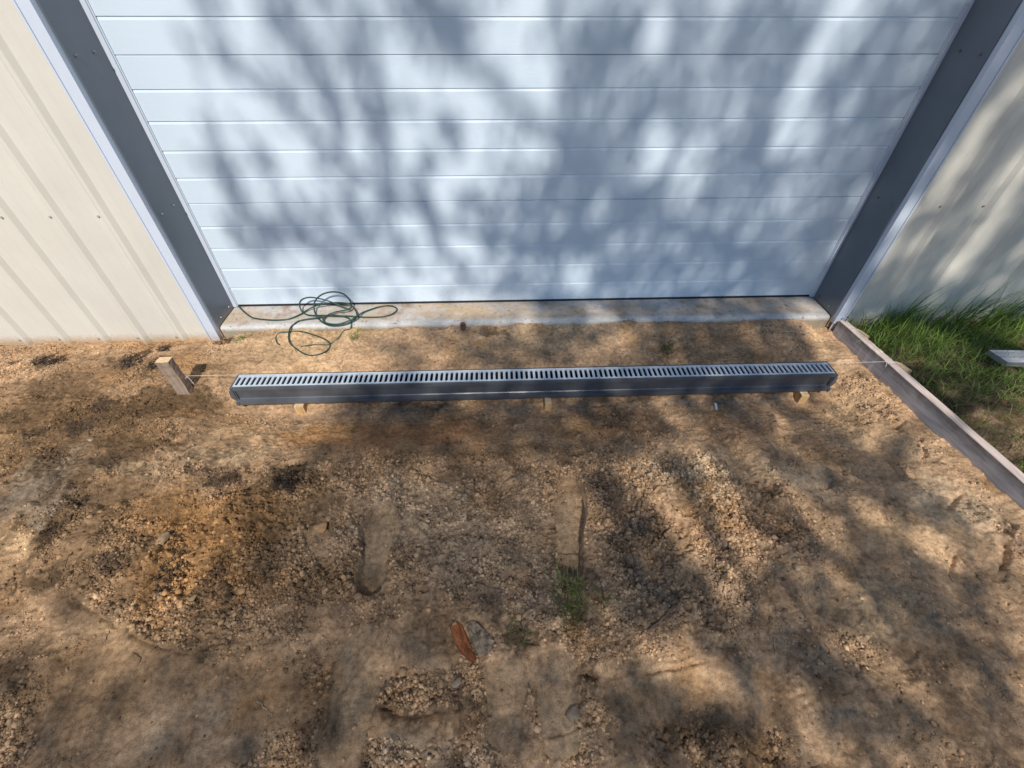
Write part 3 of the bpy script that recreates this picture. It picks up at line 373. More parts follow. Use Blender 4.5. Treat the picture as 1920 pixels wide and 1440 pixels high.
# white corner trims outside the jambs
for sx, x in ((-1, -.006), (1, DW+.006)):
    a, b2 = sorted((x, x+sx*.058))
    zb = -.10 if sx < 0 else -.035
    tr = MB().box(a, b2, RD-.030, RD-.0235, zb, 2.47)
    o = x+sx*.058
    tr.box(min(o, o-sx*.003), max(o, o-sx*.003), RD-.0235, RD-.001, zb, 2.47)
    tr.box(min(x, x+sx*.003), max(x, x+sx*.003), RD-.0235, RD-.001, zb, 2.47)
    to = tr.build('corner_trim', M_TRIM, shed, bevel=.001)
    MB().box(min(o, o-sx*.009), max(o, o-sx*.009), RD-.0345, RD-.0305, zb+.001, 2.47).build('hem', M_TRIM, to, bevel=.001)
    if sx > 0:
        MB().box(a+.004, b2-.006, RD-.0228, RD-.018, -.13, -.036).build('trim_foot', M_TRIM, to)
MB().box(-.064, DW+.064, RD-.03, RD-.0235, 2.471, 2.53).build('corner_trim', M_TRIM, shed)

# sectional door: 4 insulated sections, five ribs each
P = .610; g5 = P/5
door = MB().box(-.02, DW+.02, .0425, .050, .01, 2.44).build('garage_door', M_DARK, shed)
for k in range(4):
    z0 = k*P+.0008+(.008 if k == 0 else 0); z1 = (k+1)*P-.0008
    prof = [(.042, z0), (.003, z0), (.0, z0+.002)]
    for q in range(1, 5):
        zc = k*P+q*g5
        prof += [(0, zc-.0085), (.0012, zc-.0065), (.0034, zc+.0010), (.0032, zc+.0020), (0, zc+.0040)]
    prof += [(0, z1-.002), (.003, z1), (.042, z1)]
    s = MB().prism_x(prof, .001, DW-.001)
    s.build('door_section', M_DOOR, door)
MB().prism_x([(-.004, -.001), (.03, -.001), (.03, .0085), (-.002, .0085)], .001, DW-.001).build('bottom_seal', M_DARK, door)
MB().box(.0005, .021, -.012, -.001, .002, 2.44).box(.0215, .026, -.006, -.0012, .002, 2.44).build('side_seal', M_TRIM, door)
MB().box(DW-.021, DW-.0005, -.012, -.001, .002, 2.44).box(DW-.026, DW-.0215, -.006, -.0012, .002, 2.44).build('side_seal', M_TRIM, door)

# ================================================================ GROUND
def axis(segs):
    out = []
    for a, b, s0, s1 in segs:
        if s0 == s1:
            out += list(np.arange(a, b-1e-9, s0))
        else:
            p = a; 
            n = int(2*(b-a)/(s0+s1))+1; w = np.linspace(s0, s1, n); c = np.concatenate([[0], np.cumsum(w)]); c = c/c[-1]*(b-a)+a
            out += list(c[:-1])
    out.append(segs[-1][1]); return np.array(out)
FINE = .0042
ax = axis([(-70, -6, 6, .6), (-6, -1.5, .5, .02), (-1.5, 3.62, FINE, FINE), (3.62, 5.0, .013, .013), (5.0, 9, .02, .6), (9, 70, .6, 6)])
ay = axis([(-70, -6, 6, .5), (-6, -2.3, .4, .012), (-2.3, -.20, FINE, FINE), (-.20, .10, .03, .05), (.10, 6, .05, .7), (6, 70, .7, 6)])

BX0, BX1 = 3.578, 3.600                      # inner face of the formwork boards at y=-.26 and -.66

def board_x(y): return 3.566 + np.clip(-(y+.26), -.3, 9)*.083

def fields(x, y):
    """height and colour of the ground at world x, y"""
    wx = x + .045*fbm(x, y, 5, 3, 51); wy = y + .045*fbm(x, y, 5, 3, 61)
    sx_ = x + .012*fbm(x, y, 22, 3, 71); sy_ = y + .012*fbm(x, y, 22, 3, 81)
    rough = np.full(x.shape, .24) + .30*sstep(-.1, .35, fbm(x, y, 3.1, 3, 88))
    for P_, s_, soft in ROUGH:
        mk = poly_mask(wx, wy, P_, soft); rough = np.maximum(rough, s_*mk)
    flat = np.zeros(x.shape)
    for P_, s_, soft in FLAT:
        flat = np.maximum(flat, s_*poly_mask(wx, wy, P_, soft))
    rough = rough*(1-.85*flat)
    rough = np.clip(rough + .20*np.clip(fbm(x, y, 4.5, 4, 90)-.1, 0, 1)*(1-flat), 0, 1)
    rough = rough*(1-.6*sstep(-.64, -.56, y)*sstep(.05, .3, x))
    # base relief
    nd = np.exp(-((y+.76)/.10)**2)
    z = np.interp(y, [-70, -3.5, -2.3, -1.9, -1.35, -1.05, -.85, -.74, -.60, -.45, -.28, -.2, 0, 70],
                  [-.2, -.11, -.105, -.095, -.075, -.105, -.150, -.168, -.118, -.078, -.046, -.036, -.13, -.13])
    leftz = np.interp(y, [-2.3, -1.2, -.75, -.5, -.2], [-.10, -.10, -.092, -.084, -.088])
    k = sstep(.25, -.02, x); z = z*(1-k)+leftz*k
    kr = sstep(3.30, 3.55, x); z = z*(1-kr) + np.interp(y, [-2.3, -1.4, -.9, -.3], [-.085, -.085, -.105, -.10])*kr
    z = z + .020*fbm(x, y, 1.7, 3, 5)*(1-.6*nd) + .020*fbm(x*1.25, y*.75, 5.5, 4, 15)*(1-.6*flat)*(1-.6*nd)
    # streaky scrapes on the firm sand
    strk = fbm(x*.55+y*.5, y*1.5-x*.4, 17, 5, 25, .6); z = z + .011*strk*(1-.65*flat)
    # heap of loose soil
    hp = np.zeros(x.shape)
    for P_, s_, soft in ROUGH[:1]: hp = poly_mask(wx, wy, P_, .16)
    z = z + .042*hp*(1+.5*fbm(x*1.6, y*.6, 6, 3, 19))
    for P_, h_ in LEDGES:
        d, sd, tt = seg_dist(sx_, sy_, P_); e_ = (tt > .02)*(tt < .98)
        rough = np.where((sd < 0) & (d < .10), np.maximum(rough, .9*e_), rough); rough = np.where((sd > 0) & (d < .07), rough*(1-.9*e_), rough)
    # clods
    f1, f2, i1 = worley(sx_, sy_, .024, 3); f1b, f2b, i2 = worley(sx_+.3*sy_, sy_, .0135, 4); f1c, f2c, i3 = worley(sx_, sy_, .068, 6)
    big = np.clip(fbm(x, y, 9, 3, 33)*1.6+.4, 0, 1)
    prf = lambda a, b: np.sqrt(np.clip((b-a)*1.7, 0, 1))
    clod = .0105*prf(f1, f2)*(.4+i1)*big + .0058*prf(f1b, f2b)*(.4+i2) + .006*prf(f1c, f2c)*i3*big
    rough = rough*(.74+.36*sstep(-.25, .3, fbm(x+.3*y, y, 6.5, 4, 89, .6)))
    z = z + rough*(clod*1.9-.017) + (.0026+.003*rough)*fbm(x, y, 60, 4, 44, .65)
    # scattered small lumps and pits on the smooth parts
    lump = np.clip(.45-f1b, 0, 1)*(i2 > .80)*np.clip(fbm(x, y, 7, 3, 36)+.35, 0, 1); z = z + .012*lump*(1-rough)
    crk = np.clip(.10-(f2c-f1c), 0, 1)*10*np.clip(fbm(x, y, 6, 3, 37)-.12, 0, 1)*3
    z = z - .006*np.clip(crk, 0, 1)*(1-flat)
    # firm ridges and scraped ruts
    rdg = 1-np.abs(fbm(x*1.3+.2*y, y*.8, 3.6, 3, 95))*6; z = z + .022*np.clip(rdg, 0, 1)*(1-flat)*(1-.7*nd)*sstep(-.3, -.8, y)
    tr = .9*np.exp(-((y+.775)/.045)**2)*sstep(.12, .32, x)*sstep(3.42, 3.25, x); z = z*(1-tr)-.168*tr
    # ledges cut by the spade
    for P_, h_ in LEDGES:
        d, sd, tt = seg_dist(sx_, sy_, P_)
        w = np.clip(1-d/.16, 0, 1)*sstep(0, .12, tt)*sstep(1, .9, tt)
        z = z + np.where(sd < 0, h_*w, -h_*.35*w*w*0)
        z = z - .008*np.exp(-(d/.010)**2)*np.where(w > 0, 1, 0)
    # shoe prints
    pm = np.zeros(x.shape)
    for a, b, hw, dep in PRINTS:
        ax_, ay_ = a; bx_, by_ = b; L = math.hypot(ax_-bx_, ay_-by_); ux, uy = (ax_-bx_)/L, (ay_-by_)/L
        cx, cy = (ax_+bx_)/2, (ay_+by_)/2; u = (x-cx)*ux+(y-cy)*uy; v = -(x-cx)*uy+(y-cy)*ux
        half = L/2+hw*.9; q = np.clip(u/half, -1, 1)
        wloc = 1.12*hw*(.86+.16*np.cos((q-.45)*3.4)-.05*np.exp(-((q+.25)/.2)**2))
        e = np.maximum(np.abs(v)/wloc, 0)**3 + np.abs(u/half)**4
        e = e + .05*fbm(x, y, 30, 2, 77)
        ins = sstep(1.06, .90, e)
        rim = np.exp(-((e-1.25)/.22)**2)
        zb = np.interp(y, [-2.3, -1.35, -.9], [-.088, -.065, -.11])
        tread = .0010*np.sin(u*95+v*20)*(np.abs(u) > .02)
        heel = -.003*sstep(-.18, -.24, q)
        z = z*(1-ins*.86) + (z*.0 + (zb if dep > .012 else z) + .004*fbm(x, y, 9, 2, 12) - dep*.95 - .014*(dep > .015) + tread + heel)*ins*.86 + rim*.006*(dep/.02)*(.5+fbm(x, y, 20, 2, 13))
        rough = rough*(1-.80*ins); pm = np.maximum(pm, ins*(dep > .012))
    for P_, w_, d_ in GROOVES:
        d_ = d_*.75
        d, sd, tt = seg_dist(x+.006*fbm(x, y, 25, 2, 8), y+.006*fbm(x, y, 25, 2, 9), P_)
        fade = sstep(0, .15, tt)*sstep(1, .85, tt)
        z = z - d_*np.exp(-(d/w_)**2)*(.4+.6*fade) + .25*d_*np.exp(-((d-2.2*w_)/w_)**2)*fade
    # soil banked against the foot of the step
    z = z + (.016+.016*fbm(x, y, 4, 4, 96, .6))*sstep(-.30, -.225, y)*sstep(.0, .1, x)
    # keep clear of slab, board
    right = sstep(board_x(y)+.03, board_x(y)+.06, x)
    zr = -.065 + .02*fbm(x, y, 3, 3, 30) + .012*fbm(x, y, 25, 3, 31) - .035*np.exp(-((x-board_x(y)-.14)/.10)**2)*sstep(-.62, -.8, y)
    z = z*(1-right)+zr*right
    z = np.minimum(z, np.where(y > -.19, -.10, 9))
    far = np.clip((np.hypot(x-1.5, y+1.2)-3)/4, 0, 1); z = z*(1-far)+(-.10+.05*fbm(x, y, .4, 3, 2))*far
    z = np.where(y > -.15, -.14, z)
    # ---- colour
    sand = np.array([.475, .305, .175]); c = sand[None, :]*np.ones(x.shape+(3,))
    n1 = fbm(x, y, 2.4, 5, 101, .6)[..., None]; n2 = fbm(x*.7+y*.5, y*1.3-x*.3, 13, 5, 111, .65)[..., None]
    def mixc(c, col, m): return c*(1-m[..., None])+np.array(col)*m[..., None]
    tw_x = x + .09*fbm(x, y, 7, 4, 121, .6); tw_y = y + .09*fbm(x, y, 7, 4, 131, .6)
    for cx, cy, rx, ry, r_, g_, b_, s_ in TINT:
        e = np.sqrt(((tw_x-cx)/rx)**2+((tw_y-cy)/ry)**2); c = mixc(c, (r_, g_, b_), s_*sstep(1.15, .25, e))
    c = c*(1+.26*n1)*(1+.30*n2)*(1+.30*strk[..., None])
    rr = (rough*sstep(.2, .6, rough))[..., None]
    c = c*(1-.05*rr)*(1+rr*.42*((i2-.5)[..., None]))*(1+rr*.28*((i1-.5)[..., None]))
    org = fbm(x, y, 6, 4, 141, .6); c = mixc(c, (.34, .19, .085), np.clip(org-.22, 0, 1)*1.5)
    drk = fbm(x+.2*y, y*1.3, 15, 4, 151, .65); c = mixc(c, (.10, .068, .042), np.clip(drk-.24, 0, .6)*2.2*(.35+.65*rough))
    dx_ = x + .05*fbm(x, y, 20, 4, 161, .7); dy_ = y + .05*fbm(x, y, 20, 4, 171, .7)
    dn = fbm(x, y, 38, 4, 191, .7)
    for cx, cy, rx, ry, r_, g_, b_, s_ in DARKS:
        e = np.sqrt(((dx_-cx)/rx)**2+((dy_-cy)/ry)**2)+.9*dn; c = mixc(c, (r_, g_, b_), s_*sstep(1.15, .75, e))
    c = mixc(c, np.array([.34, .25, .16]), .40*pm*(.6+.8*np.clip(fbm(x, y, 14, 3, 92)+.4, 0, 1)))
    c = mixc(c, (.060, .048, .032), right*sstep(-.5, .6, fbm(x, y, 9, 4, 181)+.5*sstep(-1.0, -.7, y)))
    c = mixc(c, (.17, .14, .08), far*.8)
    return z, np.clip(c, .01, .9), rough, right

GX, GY = np.meshgrid(ax, ay)
z, c, rough, right = fields(GX, GY)
ny_, nx_ = GX.shape
idx = np.arange(nx_*ny_).reshape(ny_, nx_)
F = np.stack([idx[:-1, :-1], idx[:-1, 1:], idx[1:, 1:], idx[1:, :-1]], -1).reshape(-1, 4)
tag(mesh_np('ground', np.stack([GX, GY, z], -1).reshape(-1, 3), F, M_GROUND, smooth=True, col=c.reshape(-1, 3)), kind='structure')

# lookup of the built ground
def hgt(x, y):
    x = np.atleast_1d(np.asarray(x, float)); y = np.atleast_1d(np.asarray(y, float))
    i = np.clip(np.searchsorted(ax, x)-1, 0, nx_-2); j = np.clip(np.searchsorted(ay, y)-1, 0, ny_-2)
    fx = (x-ax[i])/(ax[i+1]-ax[i]); fy = (y-ay[j])/(ay[j+1]-ay[j])
    return (z[j, i]*(1-fx)+z[j, i+1]*fx)*(1-fy)+(z[j+1, i]*(1-fx)+z[j+1, i+1]*fx)*fy
def gz(x, y): return float(hgt(x, y)[0])

# loose crumbs of soil lying on it (uncountable)
def icosa():
    t = (1+5**.5)/2
    V = np.array([(-1,t,0),(1,t,0),(-1,-t,0),(1,-t,0),(0,-1,t),(0,1,t),(0,-1,-t),(0,1,-t),(t,0,-1),(t,0,1),(-t,0,-1),(-t,0,1)], float)/1.9
    F = np.array([(0,11,5),(0,5,1),(0,1,7),(0,7,10),(0,10,11),(1,5,9),(5,11,4),(11,10,2),(10,7,6),(7,1,8),(3,9,4),(3,4,2),(3,2,6),(3,6,8),(3,8,9),(4,9,5),(2,4,11),(6,2,10),(8,6,7),(9,8,1)])
    return V, F
def crumbs(n):
    x = RNG.uniform(-1.45, 3.6, n*3); y = RNG.uniform(-2.28, -.25, n*3)
    i = np.clip(np.searchsorted(ax, x)-1, 0, nx_-2); j = np.clip(np.searchsorted(ay, y)-1, 0, ny_-2)
    ro = rough[j, i]; cl = np.clip(fbm(x, y, 8, 3, 201)*1.5+.5, 0.05, 1)
    keep = RNG.random(len(x)) < (np.clip(ro-.10, 0, 1)**1.2*1.1+.010)*cl
    keep &= (x < board_x(y)-.01)
    keep &= ~((x > .25) & (x < 3.31) & (y > -.74) & (y < -.6))
    x, y, i, j = x[keep], y[keep], i[keep], j[keep]
    s = np.clip(np.exp(RNG.normal(-5.88, .44, len(x))), .0014, .012)
    s = s*(.75+.25*rough[j, i])
    out = []; off = 0
    octv = np.array([(1, 0, 0), (0, 1, 0), (-1, 0, 0), (0, -1, 0), (0, 0, 1.), (0, 0, -1.)])
    octf = np.array([(0, 1, 4), (1, 2, 4), (2, 3, 4), (3, 0, 4), (1, 0, 5), (2, 1, 5), (3, 2, 5), (0, 3, 5)])
    for (Vi, Fi), sel in (((octv, octf), s < .0032), (icosa(), s >= .0032)):
        K = len(Vi); n_ = int(sel.sum()); xs, ys, ss = x[sel], y[sel], s[sel]
        P_ = Vi[None]*(1+RNG.uniform(-.30, .30, (n_, K, 1)))*np.stack([RNG.uniform(.75, 1.4, n_), RNG.uniform(.75, 1.4, n_), RNG.uniform(.5, .95, n_)], -1)[:, None, :]
        a = RNG.uniform(0, 6.28, n_); ca, sa = np.cos(a)[:, None], np.sin(a)[:, None]
        X = P_[..., 0]*ca-P_[..., 1]*sa; Y = P_[..., 0]*sa+P_[..., 1]*ca
        V = np.stack([X, Y, P_[..., 2]], -1)*ss[:, None, None] + np.stack([xs, ys, hgt(xs, ys)+ss*.3], -1)[:, None, :]
        F = Fi[None]+(np.arange(n_)*K)[:, None, None]
        cc = np.repeat((c[j[sel], i[sel]]*np.where(RNG.random((n_, 1)) < .22, RNG.uniform(.35, .7, (n_, 1)), RNG.uniform(.75, 1.5, (n_, 1))))[:, None, :], K, 1)
        out.append((V.reshape(-1, 3), F.reshape(-1, 3)+off, np.clip(cc.reshape(-1, 3), .02, .8))); off += n_*K
    return tuple(np.concatenate([o[k] for o in out]) for k in range(3))
V, F, cc = crumbs(270000)
tag(mesh_np('soil_crumbs', V, F, M_CRUMB, smooth=False, col=cc), 'loose crumbs and small clods of sandy soil scattered over the ground', 'soil', kind='stuff')

# ---------------------------------------------------------------- concrete threshold
def threshold():
    xs = np.arange(.004, DW-.003, .008); prof = []
    for t in np.linspace(0, 1, 27): prof.append((.06-t*(.06+.198), 0, 0))       # top
    for a in np.linspace(10, 90, 7): prof.append((-.198-.016*math.sin(math.radians(a)), -.016*(1-math.cos(math.radians(a))), .5))
    for t in np.linspace(.1, 1, 9): prof.append((-.214-.006*t, -.016-.16*t, 1))
    prof = np.array(prof); X, K = np.meshgrid(xs, np.arange(len(prof)))
    Y = prof[K, 0]; Z = prof[K, 1].copy(); S = prof[K, 2]
    lenp = np.concatenate([[0], np.cumsum(np.hypot(np.diff(prof[:, 0]), np.diff(prof[:, 1])))])[K]
    edge = sstep(-.15, -.2, Y)
    Z = Z - .002 + .0012*fbm(X, lenp, 14, 4, 301) - edge*.003*np.clip(fbm(X, lenp, 9, 3, 302), 0, 1)
    Y = Y + edge*.005*fbm(X, lenp*2, 2.2, 4, 303)
    n = fbm(X, lenp, 3.2, 5, 310, .6); n2 = fbm(X*.8, lenp*2, 11, 5, 320, .65); n3 = fbm(X, lenp, 45, 3, 330, .7)
    sandy = np.clip(.52+.9*n+.7*n2, 0, 1); sandy = sandy*(1-.75*sstep(-.155, -.19, Y))
    col = np.array([.47, .45, .42])*(1-sandy[..., None])+np.array([.45, .325, .205])*sandy[..., None]
    wh = sstep(-.172, -.196, Y)*(1-sstep(.3, 1, S))*np.clip(.6+.9*n2+.5*n, 0, 1); col = col*(1-wh[..., None])+np.array([.58, .56, .52])*wh[..., None]
    fr = sstep(.4, 1, S)
    col = col*(1-fr[..., None])+(np.array([.30, .245, .175])*(1+.35*n2[..., None]+.25*n[..., None]))*fr[..., None]
    rusty = np.clip(fbm(X, lenp, 6, 4, 340, .6)-.33, 0, 1)*2.2*(1-fr); col = col*(1-rusty[..., None])+np.array([.26, .13, .075])*rusty[..., None]
    spk = np.clip(n3-.42, 0, 1)*3*(1-fr); col = col*(1-np.clip(spk, 0, .8)[..., None])+np.array([.13, .09, .06])*np.clip(spk, 0, .8)[..., None]
    h, w = X.shape; idx = np.arange(h*w).reshape(h, w)
    F = np.stack([idx[:-1, :-1], idx[1:, :-1], idx[1:, 1:], idx[:-1, 1:]], -1).reshape(-1, 4)
    return np.stack([X, Y, Z], -1).reshape(-1, 3), F, np.clip(col.reshape(-1, 3), .02, .8)
V, F, cc = threshold()
tag(mesh_np('concrete_threshold', V, F, M_CONC, smooth=True, col=cc), 'sand-smeared concrete threshold step running along the foot of the white door', 'concrete step')

# ================================================================ CHANNEL DRAIN
DX0, DX1 = .280, 3.280; DYF, DYB = -.722, -.620; ZT = .0
drain = empty('channel_drain', ((DX0+DX1)/2, -.67, -.11), 'long dark plastic channel drain with slotted galvanised grating resting on wood blocks', 'drain')
b = MB()
zt = ZT; H = .108
outer = [(DYF, zt), (DYF-.002, zt-.018), (DYF+.006, zt-.020), (DYF+.008, zt-.022), (DYF+.010, zt-.078), (DYF+.006, zt-.082), (DYF-.010, zt-.086), (DYF-.012, zt-.100), (DYF-.010, zt-H),
         (DYB+.010, zt-H), (DYB+.012, zt-.100), (DYB+.010, zt-.086), (DYB-.006, zt-.082), (DYB-.010, zt-.078), (DYB-.008, zt-.022), (DYB-.006, zt-.020), (DYB+.002, zt-.018), (DYB, zt)]
inner = [(DYB-.009, zt), (DYB-.009, zt-.006), (DYB-.016, zt-.006), (DYB-.018, zt-.096), (DYF+.018, zt-.096), (DYF+.016, zt-.006), (DYF+.009, zt-.006), (DYF+.009, zt)]
b.prism_x(outer+inner, DX0, DX1)
b.build('channel_body', M_PLASTIC, drain)
for x in (DX0, DX1):
    s = -1 if x == DX0 else 1
    e = MB()
    a0, a1 = sorted((x+s*.0002, x+s*.010)); c0, c1 = sorted((x-s*.0, x+s*.026))
    pr = [(DYF-.003, zt-.001), (DYF-.001, zt-.088), (DYF-.013, zt-.090), (DYF-.013, zt-H-.002), (DYB+.013, zt-H-.002), (DYB+.013, zt-.090), (DYB+.001, zt-.088), (DYB+.003, zt-.001)]
    e.prism_x(pr, a0, a1)
    # rounded belly of the cap
    prev = None; V = []; FF = []; ns = 7
    for k in range(ns):
        t = k/(ns-1); xx = x+s*(.010+.022*math.sin(t*math.pi/2)); q = 1-.55*(1-math.cos(t*math.pi/2))
        ring = [(DYF+.006, -.022), (DYF+.002, -.060), (DYF+.004, -.085), (DYF+.012, -.104), (DYB-.012, -.104), (DYB-.004, -.085), (DYB-.002, -.060), (DYB-.006, -.022)]
        cy_, cz_ = (DYF+DYB)/2, -.063
        V += [(xx, cy_+(yy-cy_)*(.8+.2*q), cz_+(zz-cz_)*q) for yy, zz in ring]
    nr = 8
    for k in range(ns-1):
        for r_ in range(nr): FF.append((k*nr+r_, k*nr+(r_+1) % nr, (k+1)*nr+(r_+1) % nr, (k+1)*nr+r_))
    FF.append(tuple((ns-1)*nr+r_ for r_ in range(nr))); FF.append(tuple(range(nr))[::-1])
    e.add(V, FF)
    # frame rib that clips over the side of the channel
    f0, f1 = sorted((x+s*.0001, x-s*.006))
    e.prism_x([(DYF-.0145, zt-.089), (DYF-.0005, zt-.0875), (DYF+.004, zt-.081), (DYF+.006, zt-.023), (DYF+.0035, zt-.023), (DYF+.0015, zt-.081), (DYF-.0145, zt-.093), (DYF-.0155, zt-H-.001), (DYF-.0145, zt-H-.001)], f0, f1)
    e.build('end_cap', M_PLASTIC, drain, bevel=.0012)
MB().prism_x([(DYF+.0185, -.007), (DYF+.0200, -.093), (DYB-.0200, -.093), (DYB-.0185, -.007), (DYB-.0195, -.007), (DYB-.0210, -.092), (DYF+.0210, -.092), (DYF+.0195, -.007)], DX0+.001, DX1-.001).build('slot_shade_sheet', M_DARK, drain)  # black sheet standing in for the shade inside the channel
# grates: plate with rounded slots, 25 mm pitch, 0.6 m each
def grate(x0, x1, n):
    y0, y1 = DYF+.0095, DYB-.0095; sy0, sy1 = y0+.010, y1-.010; hw = .0064; pitch = (x1-x0)/n
    V = []; F = []; th = .004; zt_ = ZT+.0005
    K = 5
    for k in range(n):
        a = x0+k*pitch+(.0006 if k == 0 else 0); bb = x0+(k+1)*pitch-(.0006 if k == n-1 else 0); cx = x0+(k+.5)*pitch
        ang = [math.pi*(1-q/K) for q in range(K+1)]
        top = [(cx+hw*math.cos(t), sy1-hw+hw*math.sin(t)) for t in ang]                 # left -> right over the top
        bot = [(cx-hw*math.cos(t), sy0+hw-hw*math.sin(t)) for t in ang]                 # right -> left under
        hole = top+bot                                                                   # clockwise
        # outer ring matched point for point
        outp = [(a, sy1-hw)]+[(a+(bb-a)*q/K, y1) for q in range(1, K)]+[(bb, sy1-hw)]+[(bb, sy0+hw)]+[(bb-(bb-a)*q/K, y0) for q in range(1, K)]+[(a, sy0+hw)]
        outp[1] = (a, y1); outp[K-1] = (bb, y1); outp[K+2] = (bb, y0); outp[2*K] = (a, y0)
        m_ = len(hole)
        for zz in (zt_, zt_-th):
            base = len(V); 
            V += [(p[0], p[1], zz) for p in outp]
            if zz == zt_:
                V += [(cx+(p[0]-cx)*1.12, (sy0+sy1)/2+(p[1]-(sy0+sy1)/2)*1.02, zz) for p in hole]; V += [(p[0], p[1], zz-.0016) for p in hole]
                for q in range(m_):
                    r_ = (q+1) % m_
                    F.append((base+q, base+r_, base+m_+r_, base+m_+q)); F.append((base+m_+q, base+m_+r_, base+2*m_+r_, base+2*m_+q))
                topb = base+2*m_
            else:
                V += [(p[0], p[1], zz-.004) for p in hole]
                for q in range(m_):
                    r_ = (q+1) % m_; F.append((topb+q, topb+r_, base+m_+r_, base+m_+q))
    b = MB(); b.add(V, F)
    b.box(x0+.0006, x1-.0006, y0, y0+.0015, ZT-.006, ZT-.0005).box(x0+.0006, x1-.0006, y1-.0015, y1, ZT-.006, ZT-.0005)
    return b.build('grating', M_GALV, drain)
for k in range(5): grate(DX0+.001+k*.5996, DX0+.001+(k+1)*.5996, 24)

# wooden wedges that carry it
for x, y0, w, rot, lab in ((.575, -.752, .046, .03, 'short light wood block under the left end of the drain'),
                         (1.825, -.768, .034, -.03, 'narrow light wood block under the middle of the drain'),
                         (3.155, -.760, .040, -.08, 'light wood block under the right end of the drain')):
    M_ = Matrix.Translation((x, y0, 0)) @ Matrix.Rotation(rot, 4, 'Z')
    bb = MB().box(-w/2, w/2, 0, .11, -.26, -.1105, M_)
    tag(bb.build('wood_block', M_FRESH, bevel=.0015), lab, 'wood block', 'wood blocks under the drain')

# ================================================================ STAKE, STRING, BOARDS
sx0, sy0 = -.004, -.655
b = MB()
V = []; FF = []; nseg = 14; zb = gz(sx0, sy0)-.06; ztp = .128
base = [(-.031, -.020), (.0, -.022), (.030, -.019), (.031, .0), (.029, .020), (.0, .021), (-.031, .019), (-.032, 0)]
for k in range(nseg+1):
    t = k/nseg; zz = zb+(ztp-zb)*t
    for i_, (a, c_) in enumerate(base):
        r1 = random.uniform(-.0016, .0016)
        V.append((sx0+a+r1-.006*t, sy0+c_+r1+.004*t, zz))
for k in range(nseg):
    for r_ in range(8): FF.append((k*8+r_, k*8+(r_+1) % 8, (k+1)*8+(r_+1) % 8, (k+1)*8+r_))
FF.append(tuple(nseg*8+r_ for r_ in range(8)))
b.add(V, FF)
tag(b.build('wooden_stake', M_STAKE), 'weathered square wooden stake with pale cut top, standing left of the drain', 'stake')

def sag(a, b_, s, n=24):
    a = Vector(a); b_ = Vector(b_); return [a.lerp(b_, k/n)-Vector((0, 0, s*4*(k/n)*(1-k/n))) for k in range(n+1)]
b = MB()
ye = -.628
b.tube(sag((.026, ye, .003), (board_x(-.64)+.0, -.638, .004), .002), .0008, 6)
loop = [(.0290, -.650), (.0300, -.640), (.0285, -.632), (-.004, -.630), (-.030, -.632)]
b.tube([(p[0], p[1], .004+.001*i_) for i_, p in enumerate(loop)], .0009, 6)
b.tube([(.028, -.632, .003), (.040, -.640, -.004), (.052, -.650, -.022), (.060, -.655, -.034)], .0008, 6)
xb = float(board_x(-.64))
b.tube([(xb-.002, -.638, .003), (xb+.004, -.640, .0035), (xb+.05, -.643, .0035), (xb+.056, -.643, -.01), (xb+.056, -.643, -.05)], .0008, 6)
b.tube([(xb-.003, -.638, .002), (xb-.008, -.650, -.006), (xb-.010, -.655, -.018)], .0008, 6)
tag(b.build('mason_string', M_STRING, smooth=True), 'thin white string line stretched from the wooden stake to the formwork board', 'string')

def board(y0, y1, lab, ztop=.0, zbot=-.15, jit=0):
    xa = float(board_x(y0))+jit; xc = float(board_x(y1))+jit; th = .044; n = 30; V = []; FF = []
    for k in range(n+1):
        t = k/n; y = y0+(y1-y0)*t; x = xa+(xc-xa)*t; wob = .0012*math.sin(t*9)+random.uniform(-.0006, .0006)
        zt1 = ztop+random.uniform(-.0008, .0008)
        V += [(x+wob, y, zbot), (x+wob, y, zt1-.003), (x+wob+.003, y, zt1), (x+th+wob-.003, y, zt1+random.uniform(-.0012, .0006)), (x+th+wob, y, zt1-.004), (x+th+wob, y, zbot)]
    for k in range(n):
        for r_ in range(6): FF.append((k*6+r_, (k+1)*6+r_, (k+1)*6+(r_+1) % 6, k*6+(r_+1) % 6))
    FF += [tuple(range(6)), tuple(n*6+r_ for r_ in range(6))[::-1]]
    bb = MB(); bb.add(V, FF)
    return tag(bb.build('formwork_board', M_BOARD), lab, 'board', 'formwork boards along the grass')
board(-.262, -.652, 'short stained formwork board between the string and the white shed corner')
board(-.6545, -3.9, 'long weathered formwork board running from the string towards the viewer beside the grass', jit=.001)
# pegs behind the boards
for y, w, dpt, a, lab in ((-.375, .075, .035, .10, 'pale wooden peg behind the short board near the shed corner'), (-.665, .075, .050, .18, 'pale wooden peg behind the long board, nearer the viewer')):
    x = float(board_x(y))+.0475
    M_ = Matrix.Translation((x, y, 0)) @ Matrix.Rotation(.083-.0, 4, 'Z')
    bb = MB(); V = [(0, -w/2, -.3), (dpt, -w/2+.02, -.3), (dpt, w/2-.01, -.3), (0, w/2, -.3), (0, -w/2, -.002), (dpt, -w/2+.004, -.012), (dpt*.75, w/2-.012, -.010), (0, w/2, -.002)]
    bb.add([M_ @ Vector(v) for v in V], [(0,3,2,1), (4,5,6,7), (0,1,5,4), (1,2,6,5), (2,3,7,6), (3,0,4,7)])
    tag(bb.build('wooden_peg', M_FRESH), lab, 'peg', 'pegs behind the formwork')
b = MB().cyl((3.593, -.272, -.02), (3.590, -.274, .030), .0022, n=8).cyl((3.590, -.274, .030), (3.5899, -.2741, .0325), .0048, n=10)
tag(b.build('nail', M_NAIL), 'dark steel nail standing in the end of the short board under the white trim', 'nail')
